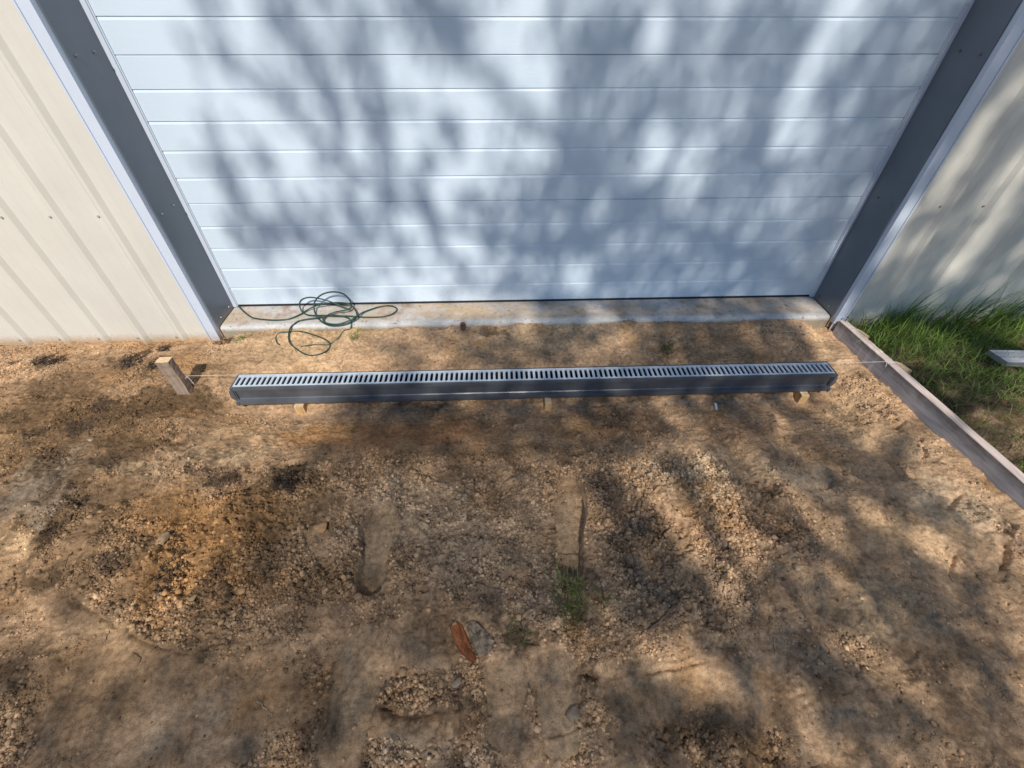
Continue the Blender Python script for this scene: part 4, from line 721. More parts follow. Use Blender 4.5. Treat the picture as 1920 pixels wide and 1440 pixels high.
# plank and block in the grass
M_ = Matrix.Translation((4.24, -.60, -.005)) @ Matrix.Rotation(-.06, 4, 'Z')
b = MB(); V = [(0, -.052, -.03), (1.1, -.06, -.03), (1.1, .055, -.03), (-.02, .05, -.03), (.002, -.052, .0), (1.1, -.06, .0), (1.1, .055, .0), (-.02, .05, .0)]
b.add([M_ @ Vector(v) for v in V], [(0,3,2,1), (4,5,6,7), (0,1,5,4), (1,2,6,5), (2,3,7,6), (3,0,4,7)])
tag(b.build('plank', M_GREY, bevel=.002), 'bleached grey plank lying in the grass', 'plank')
tag(MB().box(4.33, 4.50, -.69, -.56, -.11, -.0352).build('timber_block', M_BLOCK, bevel=.003), 'dark timber block in the grass holding up the bleached plank', 'wood block')

# ================================================================ CORD
def smooth(P_, n=8):
    P_ = [Vector(p) for p in P_]; out = []
    for i in range(len(P_)-1):
        a = P_[max(i-1, 0)]; b_ = P_[i]; c_ = P_[i+1]; d = P_[min(i+2, len(P_)-1)]
        for k in range(n):
            t = k/n; out.append(.5*((2*b_)+(-a+c_)*t+(2*a-5*b_+4*c_-d)*t*t+(-a+3*b_-3*c_+d)*t**3))
    out.append(P_[-1]); return out
b = MB()
for ch in CORD: 
    q = [(p[0], p[1], max(p[2], (.0045 if p[1] > -.215 else gz(p[0], p[1])+.001))) for p in ch]
    b.tube(smooth(q, 7), .0043, 8)
tag(b.build('green_cord', M_CORD, smooth=True), 'tangled thin dark green cord lying in loops over the concrete step', 'cord')

# ================================================================ GRASS
def blades(n, px, py, hgt_lo, hgt_hi, w=.0022, lean=.55, cols=None, seg=4, base=None, lean_dir=None):
    """curved tapered blades, each a strip of quads"""
    h = RNG.uniform(hgt_lo, hgt_hi); ang = RNG.uniform(0, 2*np.pi, n) if lean_dir is None else lean_dir
    dx, dy = np.cos(ang), np.sin(ang); ln = RNG.uniform(.1, 1, n)*lean
    wob = ang+np.pi/2+RNG.uniform(-.5, .5, n); wx_, wy_ = np.cos(wob), np.sin(wob); ww = w*RNG.uniform(.6, 1.5, n)
    zb = hgt(px, py)-.004 if base is None else base
    V = np.zeros((n, (seg+1)*2, 3))
    for k in range(seg+1):
        t = k/seg; r = h*ln*(t**1.8)*1.25; zz = h*(t-ln*.45*t*t*1.15); wk = ww*(1-t**1.5)*.5+.00015
        cx, cy = px+dx*r, py+dy*r
        V[:, 2*k] = np.stack([cx-wx_*wk, cy-wy_*wk, zb+zz], -1); V[:, 2*k+1] = np.stack([cx+wx_*wk, cy+wy_*wk, zb+zz], -1)
    F = np.array([(2*k, 2*k+1, 2*k+3, 2*k+2) for k in range(seg)])[None]+(np.arange(n)*(seg+1)*2)[:, None, None]
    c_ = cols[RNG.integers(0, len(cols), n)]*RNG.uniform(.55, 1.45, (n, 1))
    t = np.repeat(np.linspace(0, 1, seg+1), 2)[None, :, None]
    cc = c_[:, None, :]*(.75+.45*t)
    return V.reshape(-1, 3), F.reshape(-1, 4), np.clip(cc.reshape(-1, 3), .005, .9)
GC = np.array([(.16, .27, .04), (.22, .36, .055), (.10, .21, .035), (.33, .42, .09), (.26, .30, .10)])
DC = np.array([(.24, .19, .10), (.17, .12, .07), (.30, .25, .15), (.12, .085, .05)])
def lawn():
    Vs, Fs, Cs = [], [], []; off = 0
    def put(r):
        nonlocal off
        V, F, c_ = r; Vs.append(V); Fs.append(F+off); Cs.append(c_); off += len(V)
    N_ = 30000; x = RNG.uniform(3.64, 5.6, N_); y = RNG.uniform(-2.4, -.225, N_)
    # clumped cover, thick along the wall, thin towards the boards and the cut turf edge
    cl = fbm(x, y, 4.5, 3, 401)
    dens = sstep(-.95, -.35, y)*.62+.38
    dens = dens*sstep(.055, .30, x-board_x(y)+.3*sstep(-.6, -.3, y))
    dens = dens*np.clip(.62+1.1*cl, .05, 1)
    bare = np.exp(-(((x-3.95-.22*(-y-.85))/.16)**2+((y+1.00)/.17)**2)); dens = dens*(1-.95*bare)
    k = RNG.random(N_) < dens; x, y = x[k], y[k]; n = len(x); tall = sstep(-.55, -.28, y)
    hh = .04+.055*RNG.random(n)+tall*(.03+.12*RNG.random(n)**1.5)
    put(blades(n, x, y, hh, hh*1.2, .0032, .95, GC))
    # long stems against the wall
    n = 620; x = RNG.uniform(3.66, 5.4, n); y = -.225-np.abs(RNG.normal(0, .045, n)); x += .05*RNG.normal(size=n)
    k = RNG.random(n) < np.clip(.55+fbm(x, y*0, 3, 3, 402), .08, 1); x, y = x[k], np.minimum(y[k], -.232); n = len(x)
    hh = RNG.uniform(.10, .36, n)*(.6+.4*sstep(3.7, 4.0, x)); ld = np.where(RNG.random(n) < .5, RNG.uniform(-.7, .1, n), RNG.uniform(-3.2, -.2, n))
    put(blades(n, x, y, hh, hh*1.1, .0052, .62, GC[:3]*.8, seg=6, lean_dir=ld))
    # matted thatch
    n = 9000; x = RNG.uniform(3.63, 5.4, n); y = RNG.uniform(-2.2, -.24, n); k = (x > board_x(y)+.055); x, y = x[k], y[k]; n = len(x)
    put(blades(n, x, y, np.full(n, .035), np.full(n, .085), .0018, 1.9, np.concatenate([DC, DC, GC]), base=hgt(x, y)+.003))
    return np.concatenate(Vs), np.concatenate(Fs), np.concatenate(Cs)
V, F, cc = lawn()
tag(mesh_np('grass', V, F, M_GRASS, smooth=True, col=cc), 'rough green grass and dry thatch along the shed wall right of the boards', 'grass', kind='stuff')

def tuft(name, x, y, r, n, h0, h1, lab, cat='grass tuft', cols=GC*.42, dead=.35, w=.0022, lean=1.1, mat=M_GRASS, group=None):
    a = RNG.uniform(0, 6.28, n); rr = r*np.sqrt(RNG.random(n)); px = x+rr*np.cos(a)*.7; py = y+rr*np.sin(a)
    nd = int(n*dead)
    A = blades(n-nd, px[nd:], py[nd:], np.full(n-nd, h0), np.full(n-nd, h1), w, lean, cols)
    if nd:
        B = blades(nd, px[:nd], py[:nd], np.full(nd, h0*.6), np.full(nd, h1*.8), w*.8, 1.7, DC*.8)
        V = np.concatenate([A[0], B[0]]); F = np.concatenate([A[1], B[1]+len(A[0])]); c_ = np.concatenate([A[2], B[2]])
    else: V, F, c_ = A
    zb = gz(x, y); V = V-np.array([x, y, zb])
    o = mesh_np(name, V, F, mat, smooth=True, col=c_); o.location = (x, y, zb)
    return tag(o, lab, cat, group)
tuft('grass_tuft', 1.795, -1.745, .075, 190, .03, .10, 'largest green grass tuft growing from the bare soil below the long shoe print', dead=.35)
tuft('grass_tuft', 1.915, -1.755, .020, 22, .03, .07, 'small sprig of green grass just right of the largest tuft', dead=.1)
tuft('grass_tuft', 1.615, -1.845, .050, 90, .025, .055, 'mostly dead brown grass tuft beside the reddish wood chunk', dead=.8)
tuft('grass_tuft', 2.525, -.395, .050, 120, .02, .065, 'green grass tuft between the drain and the concrete step', dead=.45)
tuft('grass_tuft', .765, -.275, .035, 46, .025, .06, 'thin yellowish grass sprig beside the green cord in front of the step', cols=GC*.9+.04, dead=.3)
tuft('grass_tuft', .50, -.345, .035, 30, .01, .03, 'tiny dry grass sprig on the sand left of the cord end', cols=GC*.8+.03, dead=.6)
# broad-leaved weed
def weed(x, y, lab):
    bb = MB(); zb = gz(x, y)
    for k in range(18):
        a = random.uniform(0, 6.28); r = random.uniform(.004, .05); px = x+r*math.cos(a)*1.2; py = y+r*math.sin(a)*.6; zz = gz(px, py)+random.uniform(.006, .028); s = random.uniform(.004, .008)
        t = random.uniform(0, 6.28); ux, uy = math.cos(t), math.sin(t); ti = random.uniform(-.4, .4)
        P_ = [(-1, 0), (-.5, .45), (.2, .6), (.8, .35), (1.1, 0), (.8, -.35), (.2, -.6), (-.5, -.45)]
        V = [(px, py, zz+.001)]+[(px+s*(p*ux-q_*uy), py+s*(p*uy+q_*ux), zz+s*(ti*p-.25*abs(q_))) for p, q_ in P_]
        bb.add(V, [(0, i_+1, (i_+1) % 8+1) for i_ in range(8)])
        bb.tube([(px-s*ux, py-s*uy, zz), (x+(px-x)*.4, y+(py-y)*.4, zb)], .0006, 4)
    return tag(bb.build('weed', surf('weed_leaf', (.14, .25, .05), .5, var=.2, vs=60)), lab, 'weed')
weed(.125, -.262, 'small bright green leafy weed at the left end of the concrete step')

# dark root clumps on the bare soil
def roots(x, y, rx, ry, n, lab, seed, col=(.045, .034, .026)):
    rg = np.random.default_rng(seed); bb = MB(); vc = []
    zb = gz(x, y)
    for k in range(n):
        a = rg.uniform(0, 6.28); r = math.sqrt(rg.random()); px = x+rx*r*math.cos(a); py = y+ry*r*math.sin(a); d = rg.uniform(0, 6.28); L = rg.uniform(.010, .045)
        pts = []; zz = gz(px, py)+rg.uniform(0, .010)
        for q in range(5):
            pts.append((px, py, max(zz, gz(px, py)-.001))); d += rg.normal(0, .8); px += math.cos(d)*L/4; py += math.sin(d)*L/4; zz += rg.normal(0, .004)
        n0 = len(bb.v); bb.tube(pts, [.0013, .0011, .0010, .0007, .0003], 5)
        f = rg.uniform(.4, 1.6) if rg.random() > .12 else 4.; vc += [[v*f for v in col]]*(len(bb.v)-n0)
    V = np.array(bb.v)-np.array([x, y, zb]); q4 = [f for f in bb.f if len(f) == 4]; q5 = [f for f in bb.f if len(f) == 5]
    o = mesh_np('root_clump', V, [np.array(q4), np.array(q5)], M_ROOT, col=np.array(vc)); o.location = (x, y, zb)
    return tag(o, lab, 'roots', 'dark root clumps left of the stake')
roots(-.870, -.385, .085, .035, 190, 'dark matted root clump near the left shed wall, leftmost of the clumps', 1)
roots(-.432, -.392, .060, .045, 170, 'dark tangled root clump in the middle between the left wall and the stake', 2)
roots(-.255, -.425, .050, .050, 150, 'dark root clump right behind the wooden stake', 3)
roots(-.300, -.300, .035, .022, 70, 'smallest dark root tangle close under the left shed wall', 4)
roots(.440, -1.630, .050, .075, 130, 'dark charred root tangle in the orange-brown crumbly soil', 5, (.03, .025, .02))
roots(.695, -1.215, .060, .045, 120, 'dark root patch in the hollow at the top of the soil heap', 6, (.035, .03, .025))
roots(.190, -1.545, .045, .040, 70, 'thin twiggy root tangle in brown soil at lower left', 7, (.06, .045, .035))
roots(.02, -.262, .060, .025, 80, 'dry brown root litter at the foot of the left white corner trim', 8, (.12, .075, .045))

# ================================================================ STONES, CHIPS, TWIGS
def rock(name, x, y, sx_, sy__, sz, col, lab, cat, rot=0., seed=1, mat=None, sink=.35, group=None, sub=3, amp=.22):
    import bmesh
    bm = bmesh.new(); bmesh.ops.create_icosphere(bm, subdivisions=sub, radius=1)
    P_ = np.array([v.co[:] for v in bm.verts]); F = np.array([[v.index for v in f.verts] for f in bm.faces]); bm.free()
    rg = np.random.default_rng(seed)
    for k in range(7):                       # cleave with random planes for flat facets
        d = rg.normal(size=3); d /= np.linalg.norm(d); h = rg.uniform(.55, .85); q = P_@d; P_ = P_-np.outer(np.clip(q-h, 0, None), d)
    P_ = P_*(1+amp*.35*fbm(P_[:, 0]*2+seed, P_[:, 1]*2+P_[:, 2]*1.3, 2, 3, seed)[:, None])
    P_ = P_*np.array([sx_, sy__, sz]); ca, sa = math.cos(rot), math.sin(rot)
    P_ = np.stack([P_[:, 0]*ca-P_[:, 1]*sa, P_[:, 0]*sa+P_[:, 1]*ca, P_[:, 2]], -1)
    cc = np.array(col)[None]*(1+.3*fbm(P_[:, 0]*60, P_[:, 1]*60+P_[:, 2]*50, 1, 3, seed)[:, None])
    o = mesh_np(name, P_, F, mat or M_STONE, smooth=False, col=cc); o.location = (x, y, gz(x, y)+sz*(1-sink*1.6)*.5)
    return tag(o, lab, cat, group)
rock('stone', .905, -1.462, .030, .024, .020, (.36, .21, .10), 'orange-brown rounded stone left of the lefthand shoe print', 'stone', .4, 11)
rock('stone', .545, -1.700, .020, .013, .010, (.30, .20, .11), 'pale flat stone chip in the orange soil by the dark roots', 'stone', .7, 12)
rock('stone', .345, -1.488, .028, .020, .014, (.32, .22, .12), 'pale tan clod on the upper left of the orange soil', 'stone', 1.2, 13)
rock('stone', .434, -1.690, .018, .014, .010, (.32, .22, .125), 'pale rounded stone lying left of the charred roots', 'stone', .2, 14)
rock('stone', -.295, -.950, 0.018, .010, .008, (.34, .26, .18), 'small pale grey stone on brown soil left of the stake', 'stone', .3, 15)
rock('stone', 1.43, -1.965, .020, .012, .008, (.26, .20, .14), 'grey flat stone under the ledge below the wood chunk', 'stone', .5, 16)
rock('stone', 2.62, -1.66, .015, .012, .009, (.42, .31, .20), 'pale small stone on the loose soil at lower right', 'stone', .5, 17)
rock('clod', 1.775, -2.045, .024, .018, .014, (.22, .165, .115), 'grey cracked clod at the heel of the lowest shoe print', 'clod', .4, 18)
# reddish wood chunk with a grey knob
def chunk():
    o = empty('wood_chunk', (1.455, -1.85, gz(1.455, -1.85)), 'broken reddish wood chunk half buried in soil beside the dead grass tuft', 'wood chunk')
    import bmesh
    def piece(name, outline, hgt0, tilt, mat_, seed):
        """thick broken slab: angular outline, cleft top, sides that run down into the soil"""
        rg = np.random.default_rng(seed); O = []
        for k in range(len(outline)):
            a = outline[k]; b_ = outline[(k+1) % len(outline)]
            for q in range(5):
                t = q/5; O.append((a[0]+(b_[0]-a[0])*t+rg.normal(0, .0009), a[1]+(b_[1]-a[1])*t+rg.normal(0, .0009)))
        cx = sum(p[0] for p in O)/len(O); cy = sum(p[1] for p in O)/len(O); zb = gz(cx, cy); n = len(O); V = []; FF = []
        for lev, (sc, zz) in enumerate(((1.05, -.03), (1.0, hgt0*.55), (.94, hgt0*.9), (.68, hgt0), (.36, hgt0*.96))):
            for k, p in enumerate(O):
                zt_ = zb+zz+tilt*(p[0]-cx)*(zz > 0)+(rg.normal(0, .0013) if zz > 0 else 0)
                V.append((cx+(p[0]-cx)*sc, cy+(p[1]-cy)*sc, zt_))
        for lev in range(4):
            for k in range(n): FF.append((lev*n+k, lev*n+(k+1) % n, (lev+1)*n+(k+1) % n, (lev+1)*n+k))
        V.append((cx, cy, zb+hgt0*.97)); FF += [(4*n+k, 4*n+(k+1) % n, 5*n) for k in range(n)]
        return MB().add(V, FF).build(name, mat_, o)
    piece('split_wood', [(1.400, -1.808), (1.424, -1.792), (1.446, -1.812), (1.462, -1.850), (1.492, -1.902), (1.478, -1.912), (1.446, -1.888), (1.420, -1.856)], .018, -.25, M_REDWOOD, 3)
    piece('bark', [(1.452, -1.800), (1.478, -1.792), (1.512, -1.820), (1.545, -1.858), (1.530, -1.892), (1.496, -1.895), (1.468, -1.845)], .011, .12, surf('grey_bark', (.22, .165, .11), .9, var=.45, vs=45, bump=.9, bs=120), 4)
chunk()
# bark splinter by the step
b = MB(); rg = np.random.default_rng(5); zb = gz(1.385, -.245)
V = []; FF = []; n = 9
for k in range(n):
    t = k/(n-1); w = .017*(1-.5*abs(2*t-1)**2)*(1+rg.uniform(-.2, .2)); cx = 1.383-.004*t; cy = -.262+.034*t; zz = zb+.004+.034*t
    V += [(cx-w, cy, zz), (cx-.2*w, cy-.006, zz+.003), (cx+w, cy+.001, zz+rg.uniform(-.002, .002)), (cx, cy+.006, zz-.006)]
for k in range(n-1):
    for r_ in range(4): FF.append((k*4+r_, k*4+(r_+1) % 4, (k+1)*4+(r_+1) % 4, (k+1)*4+r_))
FF += [(3, 2, 1, 0), tuple((n-1)*4+r_ for r_ in range(4))]
b.add(V, FF)
tag(b.build('bark_piece', surf('red_bark', (.15, .065, .045), .9, var=.4, vs=90, bump=.9, bs=160)), 'reddish brown bark splinter leaning on the concrete step', 'bark')

def twig(x0, y0, x1, y1, r, col, lab, name='twig', seed=1, n=9, wob=.004, lift=.003):
    rg = random.Random(seed); pts = []
    for k in range(n):
        t = k/(n-1); x = x0+(x1-x0)*t+rg.uniform(-wob, wob); y = y0+(y1-y0)*t+rg.uniform(-wob, wob); pts.append((x, y, gz(x, y)+r+lift))
    zs = [p[2] for p in pts]; pts = [(p[0], p[1], (sum(zs[max(0, i-2):i+3])/len(zs[max(0, i-2):i+3]))) for i, p in enumerate(pts)]
    bb = MB().tube(pts, [r*(1-.5*k/(n-1)) for k in range(n)], 7)
    if seed % 2: 
        p = pts[n//2]; bb.tube([p, (p[0]+.012, p[1]+.010, p[2]+.004), (p[0]+.020, p[1]+.022, p[2]+.004)], [r*.6, r*.5, r*.2], 5)
    return tag(bb.build(name, surf('twig_'+str(seed), col, .85, var=.3, vs=80, bump=.4, bs=150), smooth=True), lab, 'twig')
twig(2.034, -1.848, 2.149, -1.775, .0045, (.17, .115, .08), 'straight brown stick on the crumbly soil right of the largest grass tuft', seed=2)
twig(3.211, -.300, 3.410, -.292, .0030, (.55, .48, .40), 'pale whitish stick lying in front of the step at its right end', seed=4)
twig(-.96, -.40, -.86, -.325, .0040, (.14, .10, .07), 'short dark stick beside the leftmost root clump', seed=6)
twig(-.47, -.34, -.44, -.41, .0030, (.30, .21, .14), 'pale bent rootlet beside the middle root clump', seed=8)
twig(.84, -1.98, .90, -2.02, .0016, (.36, .30, .20), 'thin straw in the crumbs near the bottom left shoe print', seed=10)
twig(1.345, -.175, 1.375, -.105, .0013, (.22, .12, .07), 'tiny curled twig on the concrete step near the middle', seed=12, wob=.010) if False else None
# thin wiry rootlets strewn over the sand: uncountable
def litter(n):
    rg = np.random.default_rng(77); bb = MB(); vc = []
    for k in range(n):
        if k % 3 == 0: x, y = rg.uniform(-1.2, .4), rg.uniform(-1.1, -.3)
        elif k % 3 == 1: x, y = rg.uniform(.3, 3.4), rg.uniform(-.6, -.26)
        else: x, y = rg.uniform(-.3, 3.5), rg.uniform(-1.95, -.8)
        d = rg.uniform(0, 6.28); L = rg.uniform(.015, .06); pts = []
        for q in range(6):
            if x > float(board_x(y))-.01: x = float(board_x(y))-.01
            pts.append((x, y, gz(x, y)+.0012)); d += rg.normal(0, .5); x += math.cos(d)*L/5; y += math.sin(d)*L/5
        n0 = len(bb.v); r = rg.uniform(.0005, .0011); bb.tube(pts, [r]*5+[r*.4], 4)
        cc_ = [(.05, .035, .025), (.10, .065, .04), (.22, .15, .09), (.06, .045, .035)][int(rg.integers(0, 4))]; vc += [cc_]*(len(bb.v)-n0)
    # flecks of leaf litter on the step
    for k in range(220):
        x = rg.uniform(.05, DW-.05); y = rg.uniform(-.19, -.012) if k % 2 else -.012-abs(rg.normal(0, .03)); y = max(y, -.195); s = rg.uniform(.0012, .0038); a = rg.uniform(0, 3.14)
        ca, sa = math.cos(a)*s, math.sin(a)*s; n0 = len(bb.v); zz = .0005
        bb.add([(x-ca, y-sa, zz), (x+sa*.5, y-ca*.5, zz+.001), (x+ca, y+sa, zz+.0005), (x-sa*.5, y+ca*.5, zz+.0012)], [(0, 1, 2, 3)])
        cc_ = [(.05, .035, .025), (.14, .07, .04), (.22, .11, .06)][int(rg.integers(0, 3))]; vc += [cc_]*(len(bb.v)-n0)
    q4 = np.array([f for f in bb.f if len(f) == 4])
    return tag(mesh_np('plant_litter', np.array(bb.v), q4, M_ROOT, col=np.array(vc)), 'fine rootlets and flecks of leaf litter strewn over sand and step', 'litter', kind='stuff')
litter(420)
# white chip under the drain, dry leaf in the grass
b = MB(); zb = gz(2.693, -.775)
V = [(2.686, -.795, zb), (2.697, -.797, zb+.002), (2.703, -.762, zb+.012), (2.690, -.755, zb+.012), (2.689, -.793, zb+.006), (2.696, -.794, zb+.007), (2.701, -.762, zb+.018), (2.692, -.757, zb+.018)]
b.add(V, [(0,3,2,1), (4,5,6,7), (0,1,5,4), (1,2,6,5), (2,3,7,6), (3,0,4,7)])
tag(b.build('plastic_chip', surf('white_plastic', (.7, .7, .68), .4)), 'small white chip on the ground under the right half of the drain', 'chip')

def dry_leaf(x, y, s, rot, z_, lab, col=(.30, .12, .05)):
    n = 9; V = []; FF = []
    for k in range(n):
        t = k/(n-1); w = s*.38*math.sin(math.pi*min(1, t*.97+.03))**.8; u = (t-.5)*2*s
        for q, (sx_, lz) in enumerate(((-1, .010), (-.5, .003), (0, 0), (.5, .003), (1, .012))):
            px, py = u, sx_*w; V.append((x+px*math.cos(rot)-py*math.sin(rot), y+px*math.sin(rot)+py*math.cos(rot), z_+lz+.006*math.sin(t*5)))
    for k in range(n-1):
        for q in range(4): FF.append((k*5+q, k*5+q+1, (k+1)*5+q+1, (k+1)*5+q))
    bb = MB().add(V, FF)
    return tag(bb.build('dry_leaf', surf('dry_leaf', col, .6, var=.3, vs=50), smooth=True), lab, 'leaf')
dry_leaf(4.005, -.925, .030, .4, gz(4.005, -.925)+.03, 'reddish dry leaf in the grass below the bleached plank')
dry_leaf(3.80, -.33, .025, 1.0, gz(3.80, -.33)+.03, 'brown dry leaf in the thatch close to the shed corner', (.26, .14, .07))

# ================================================================ TREE that throws the dappled shade
def shade_tree():
    """a real tree south of the shed; its foliage is thick and thin where the shadows on the shed say it is"""
    T = empty('shade_tree', (6.3, -7.2, -.1), 'leafy tree behind the viewer whose crown casts the dappled shadows on door and ground', 'tree')
    sx_, sz_ = .06, 1.10                      # sun ray: x falls .06 and z 1.10 per metre towards the shed
    def at(X, Z, d): return (X+sx_*d, -d, Z+sz_*d)
    # trunk and limbs
    b = MB(); tx, ty = 6.3, -7.2
    b.tube([(tx, ty, -.2), (tx+.05, ty, 1), (tx, ty+.1, 3), (tx-.1, ty+.1, 4.8), (tx-.25, ty, 6.4), (tx-.4, ty-.1, 8.0), (tx-.5, ty, 9.6), (tx-.5, ty, 11.0)], [.28, .23, .20, .18, .15, .12, .08, .03], 14)
    b.build('trunk', M_BARK, T)
    limbs = [[(5.6, -1.8), (5.0, -1.9), (4.4, -2.3)], [(5.2, -1.4), (4.3, -.5), (3.2, .2), (2.4, .55), (1.6, 1.1), (1.0, 1.6)],
             [(5.3, -.8), (4.6, .4), (4.0, 1.0), (3.0, 1.7), (2.2, 2.3)], [(2.4, .55), (1.9, .35), (1.3, .5), (.8, .85), (.55, 1.2)], [(3.2, .2), (2.6, -.05), (2.0, .0), (1.45, .12), (1.2, .5)],
             [(3.4, -1.25), (3.1, -1.6), (2.9, -2.0)], [(4.3, -.5), (3.9, -1.0), (3.4, -1.25), (3.0, -1.5)], [(5.4, 0), (5.6, 1.2), (5.2, 2.6), (4.6, 3.4)], [(5.6, .2), (6.6, 1.2), (7.4, 2.2)], [(5.6, -.8), (6.8, -.4), (7.8, .4)]]
    for i, L in enumerate(limbs):
        d0 = 7.0+(i % 3)*.25; P_ = [at(X, Z, d0+.25*math.sin(j*1.7+i)) for j, (X, Z) in enumerate(L)]
        if i in (0, 1, 2, 7, 8, 9): P_ = [(tx-.2, ty, P_[0][2]-.6)]+P_
        r0 = .085 if len(P_) > len(L) else .035
        lb = MB().tube(smooth(P_, 5), list(np.linspace(r0, .010, (len(P_)-1)*5+1)), 8)
        lb.build('limb', M_BARK, T)
    # leaves: number per cell follows how deep the shade is
    # (1, outline, softness, depth) areas and (0, line, half width, depth) streaks of shade, in the plane of the door
    X0, Z0, rs = -1.4, -3.8, .03
    XX, ZZ = np.meshgrid(X0+(np.arange(220)+.5)*rs, Z0+(np.arange(193)+.5)*rs); D = np.zeros(XX.shape)
    wob_x = .05*fbm(XX, ZZ, 6, 3, 501); wob_z = .05*fbm(XX, ZZ, 6, 3, 502)
    for is_area, pts, wd, val in SHADES:
        if is_area: mk = poly_mask(XX, ZZ, pts, wd)
        elif len(pts) == 1: mk = np.exp(-(np.hypot(XX-pts[0][0], ZZ-pts[0][1])/wd)**2)
        else: mk = np.exp(-(seg_dist(XX+wob_x, ZZ+wob_z, pts)[0]/(wd*1.05))**3)
        D = D*(1-mk)+val*mk
    amp = np.where(ZZ > -.25, .30, .02+.07*np.clip((XX-1.9)/.8, 0, 1)); D = np.clip(D+np.sqrt(np.clip(D*(1.02-D), 0, 1))*amp*fbm(XX*1.9-ZZ*.35, ZZ*.6+.3*XX, 4.6, 4, 503, .6), 0, 1)
    area = .00082; lam = -np.log(1-np.clip(D, 0, .97))*rs*rs/area
    cnt = RNG.poisson(lam); zi, xi = np.nonzero(cnt); rep = cnt[zi, xi]; zi = np.repeat(zi, rep); xi = np.repeat(xi, rep); n = len(zi)
    X = X0+(xi+RNG.random(n))*rs; Z = Z0+(zi+RNG.random(n))*rs
    d = 7.2+np.clip(RNG.normal(0, .38, n), -1, 1)
    P1 = np.stack([X+sx_*d, -d, Z+sz_*d], -1)
    # rest of the crown, out of reach of the visible shadows
    m_ = 7000; q = RNG.normal(size=(m_, 3)); q /= np.linalg.norm(q, axis=1)[:, None]; q *= (RNG.random(m_)**.4)[:, None]
    P2 = q*np.array([2.9, 1.5, 2.4])+np.array([5.6, -7.3, 9.7])
    XX = P2[:, 0]+sx_*P2[:, 1]; ZZ = P2[:, 2]+sz_*P2[:, 1]
    k = ((ZZ > 2.0) | (XX > 5.2)) & (XX > -1) & (ZZ > -3.8); P2 = P2[k]
    P_ = np.concatenate([P1, P2]); n = len(P_)
    # a leaf: 6-sided blade, folded along the rib
    Ls = RNG.uniform(.027, .041, n); R_ = RNG.normal(size=(n, 3, 3)); a = R_[:, 0]; a[:, 2] -= .6; a /= np.linalg.norm(a, axis=1)[:, None]
    b_ = np.cross(a, R_[:, 1]); b_ /= np.linalg.norm(b_, axis=1)[:, None]; c_ = np.cross(a, b_)
    prof = [(-1, 0, 0), (-.35, .42, .1), (.35, .38, .1), (1, 0, 0), (.35, -.38, .1), (-.35, -.42, .1)]
    V = np.stack([P_+Ls[:, None]*(u*a+v*1.15*b_+w*c_) for u, v, w in prof], 1)
    F = np.array([(0, 1, 2, 3), (0, 3, 4, 5)])[None]+(np.arange(n)*6)[:, None, None]
    cc = np.array([(.05, .11, .025)])*RNG.uniform(.6, 1.5, (n, 1)); cc = np.repeat(cc[:, None, :], 6, 1)
    tag(mesh_np('crown', V.reshape(-1, 3), F.reshape(-1, 4), M_LEAF, T, col=cc.reshape(-1, 3)))
shade_tree()

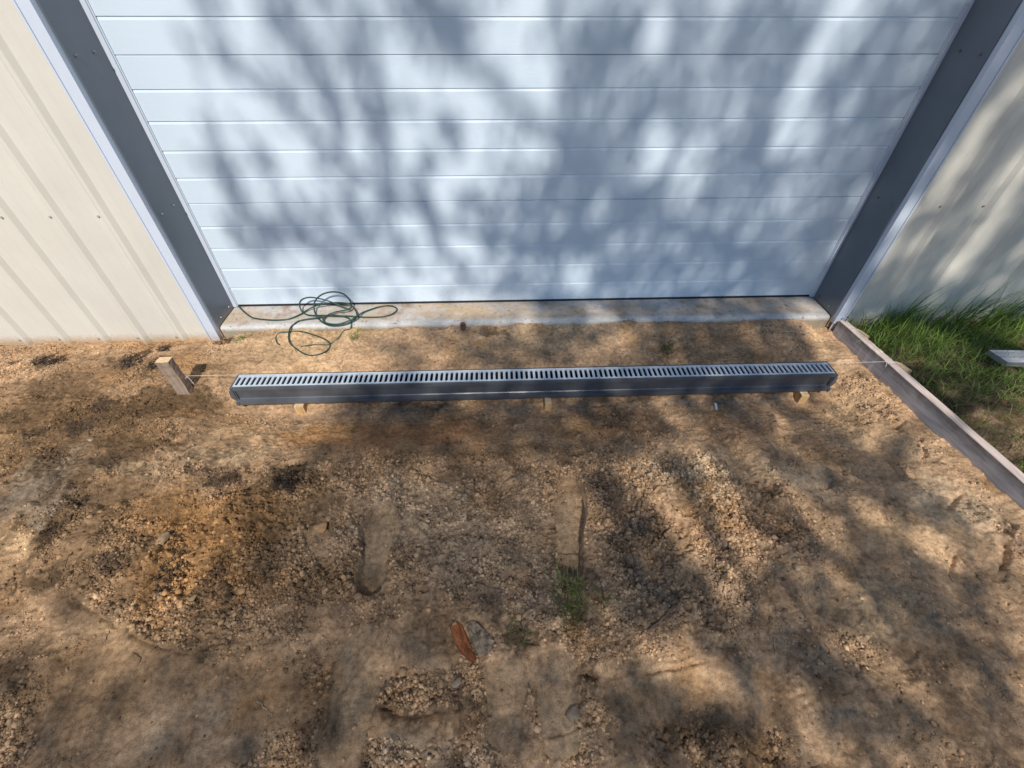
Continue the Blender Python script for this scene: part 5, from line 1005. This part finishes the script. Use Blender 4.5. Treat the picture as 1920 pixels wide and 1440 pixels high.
def far_tree():  # tree added out of view for its soft shade on the soil
    """unseen finer leaved tree added farther off; its gaps blur into an even half shade on the near ground"""
    T = empty('added_far_tree', (2.6, -14.2, -.1), 'unseen fine-leaved tree added far behind the viewer to half shade the near ground', 'tree')
    sx_, sz_ = .06, 1.10; tx, ty = 2.6, -14.2
    MB().tube([(tx, ty, -.3), (tx, ty, 2), (tx-.1, ty, 6), (tx-.3, ty+.1, 8.5), (tx-.4, ty, 11), (tx-.5, ty, 12.3)], [.26, .21, .17, .12, .06, .02], 14).build('trunk', M_BARK, T)
    for k in range(9):
        a = k*2.4; z0 = 8.0+k*.42; r = 1.6+.5*math.sin(k*1.9)
        MB().tube(smooth([(tx-.3, ty, z0), (tx-.3+.5*r*math.cos(a), ty+.4*r*math.sin(a), z0+.7), (tx-.3+r*math.cos(a), ty+.8*r*math.sin(a), z0+1.2)], 5), list(np.linspace(.045, .006, 11)), 7).build('limb', M_BARK, T)
    X0, Z0, rs = -1.4, -2.8, .04
    XX, ZZ = np.meshgrid(X0+(np.arange(165)+.5)*rs, Z0+(np.arange(70)+.5)*rs); D = np.zeros(XX.shape)
    wob = .10*fbm(XX, ZZ, 2.5, 3, 601)
    for is_area, pts, wd, val in SHADES_FAR:
        mk = poly_mask(XX+wob, ZZ+wob, pts, wd) if is_area else np.exp(-(seg_dist(XX+wob, ZZ+wob, pts)[0]/wd)**3)
        D = D*(1-mk)+val*mk
    lam = -np.log(1-np.clip(D, 0, .95))*rs*rs/.00062
    cnt = RNG.poisson(lam); zi, xi = np.nonzero(cnt); rep = cnt[zi, xi]; zi = np.repeat(zi, rep); xi = np.repeat(xi, rep); n = len(zi)
    X = X0+(xi+RNG.random(n))*rs; Z = Z0+(zi+RNG.random(n))*rs; d = 14.2+np.clip(RNG.normal(0, .7, n), -1.6, 1.6)
    P1 = np.stack([X+sx_*d, -d, Z+sz_*d], -1)
    m_ = 5000; q = RNG.normal(size=(m_, 3)); q /= np.linalg.norm(q, axis=1)[:, None]; q *= (RNG.random(m_)**.4)[:, None]
    P2 = q*np.array([2.4, 2.0, 1.5])+np.array([2.2, -14.2, 11.4]); ZZ2 = P2[:, 2]+sz_*P2[:, 1]; P2 = P2[ZZ2 < -2.9]
    P_ = np.concatenate([P1, P2]); n = len(P_)
    Ls = RNG.uniform(.026, .034, n); R_ = RNG.normal(size=(n, 3, 3)); a = R_[:, 0]; a /= np.linalg.norm(a, axis=1)[:, None]
    b_ = np.cross(a, R_[:, 1]); b_ /= np.linalg.norm(b_, axis=1)[:, None]
    V = np.stack([P_+Ls[:, None]*(u*a+v*b_) for u, v in ((-1, 0), (-.2, .5), (1, 0), (-.2, -.5))], 1)
    F = np.arange(n*4).reshape(-1, 4)
    cc = np.repeat((np.array([(.06, .12, .03)])*RNG.uniform(.6, 1.5, (n, 1)))[:, None, :], 4, 1)
    mesh_np('crown', V.reshape(-1, 3), F, M_LEAF, T, col=cc.reshape(-1, 3))
far_tree()
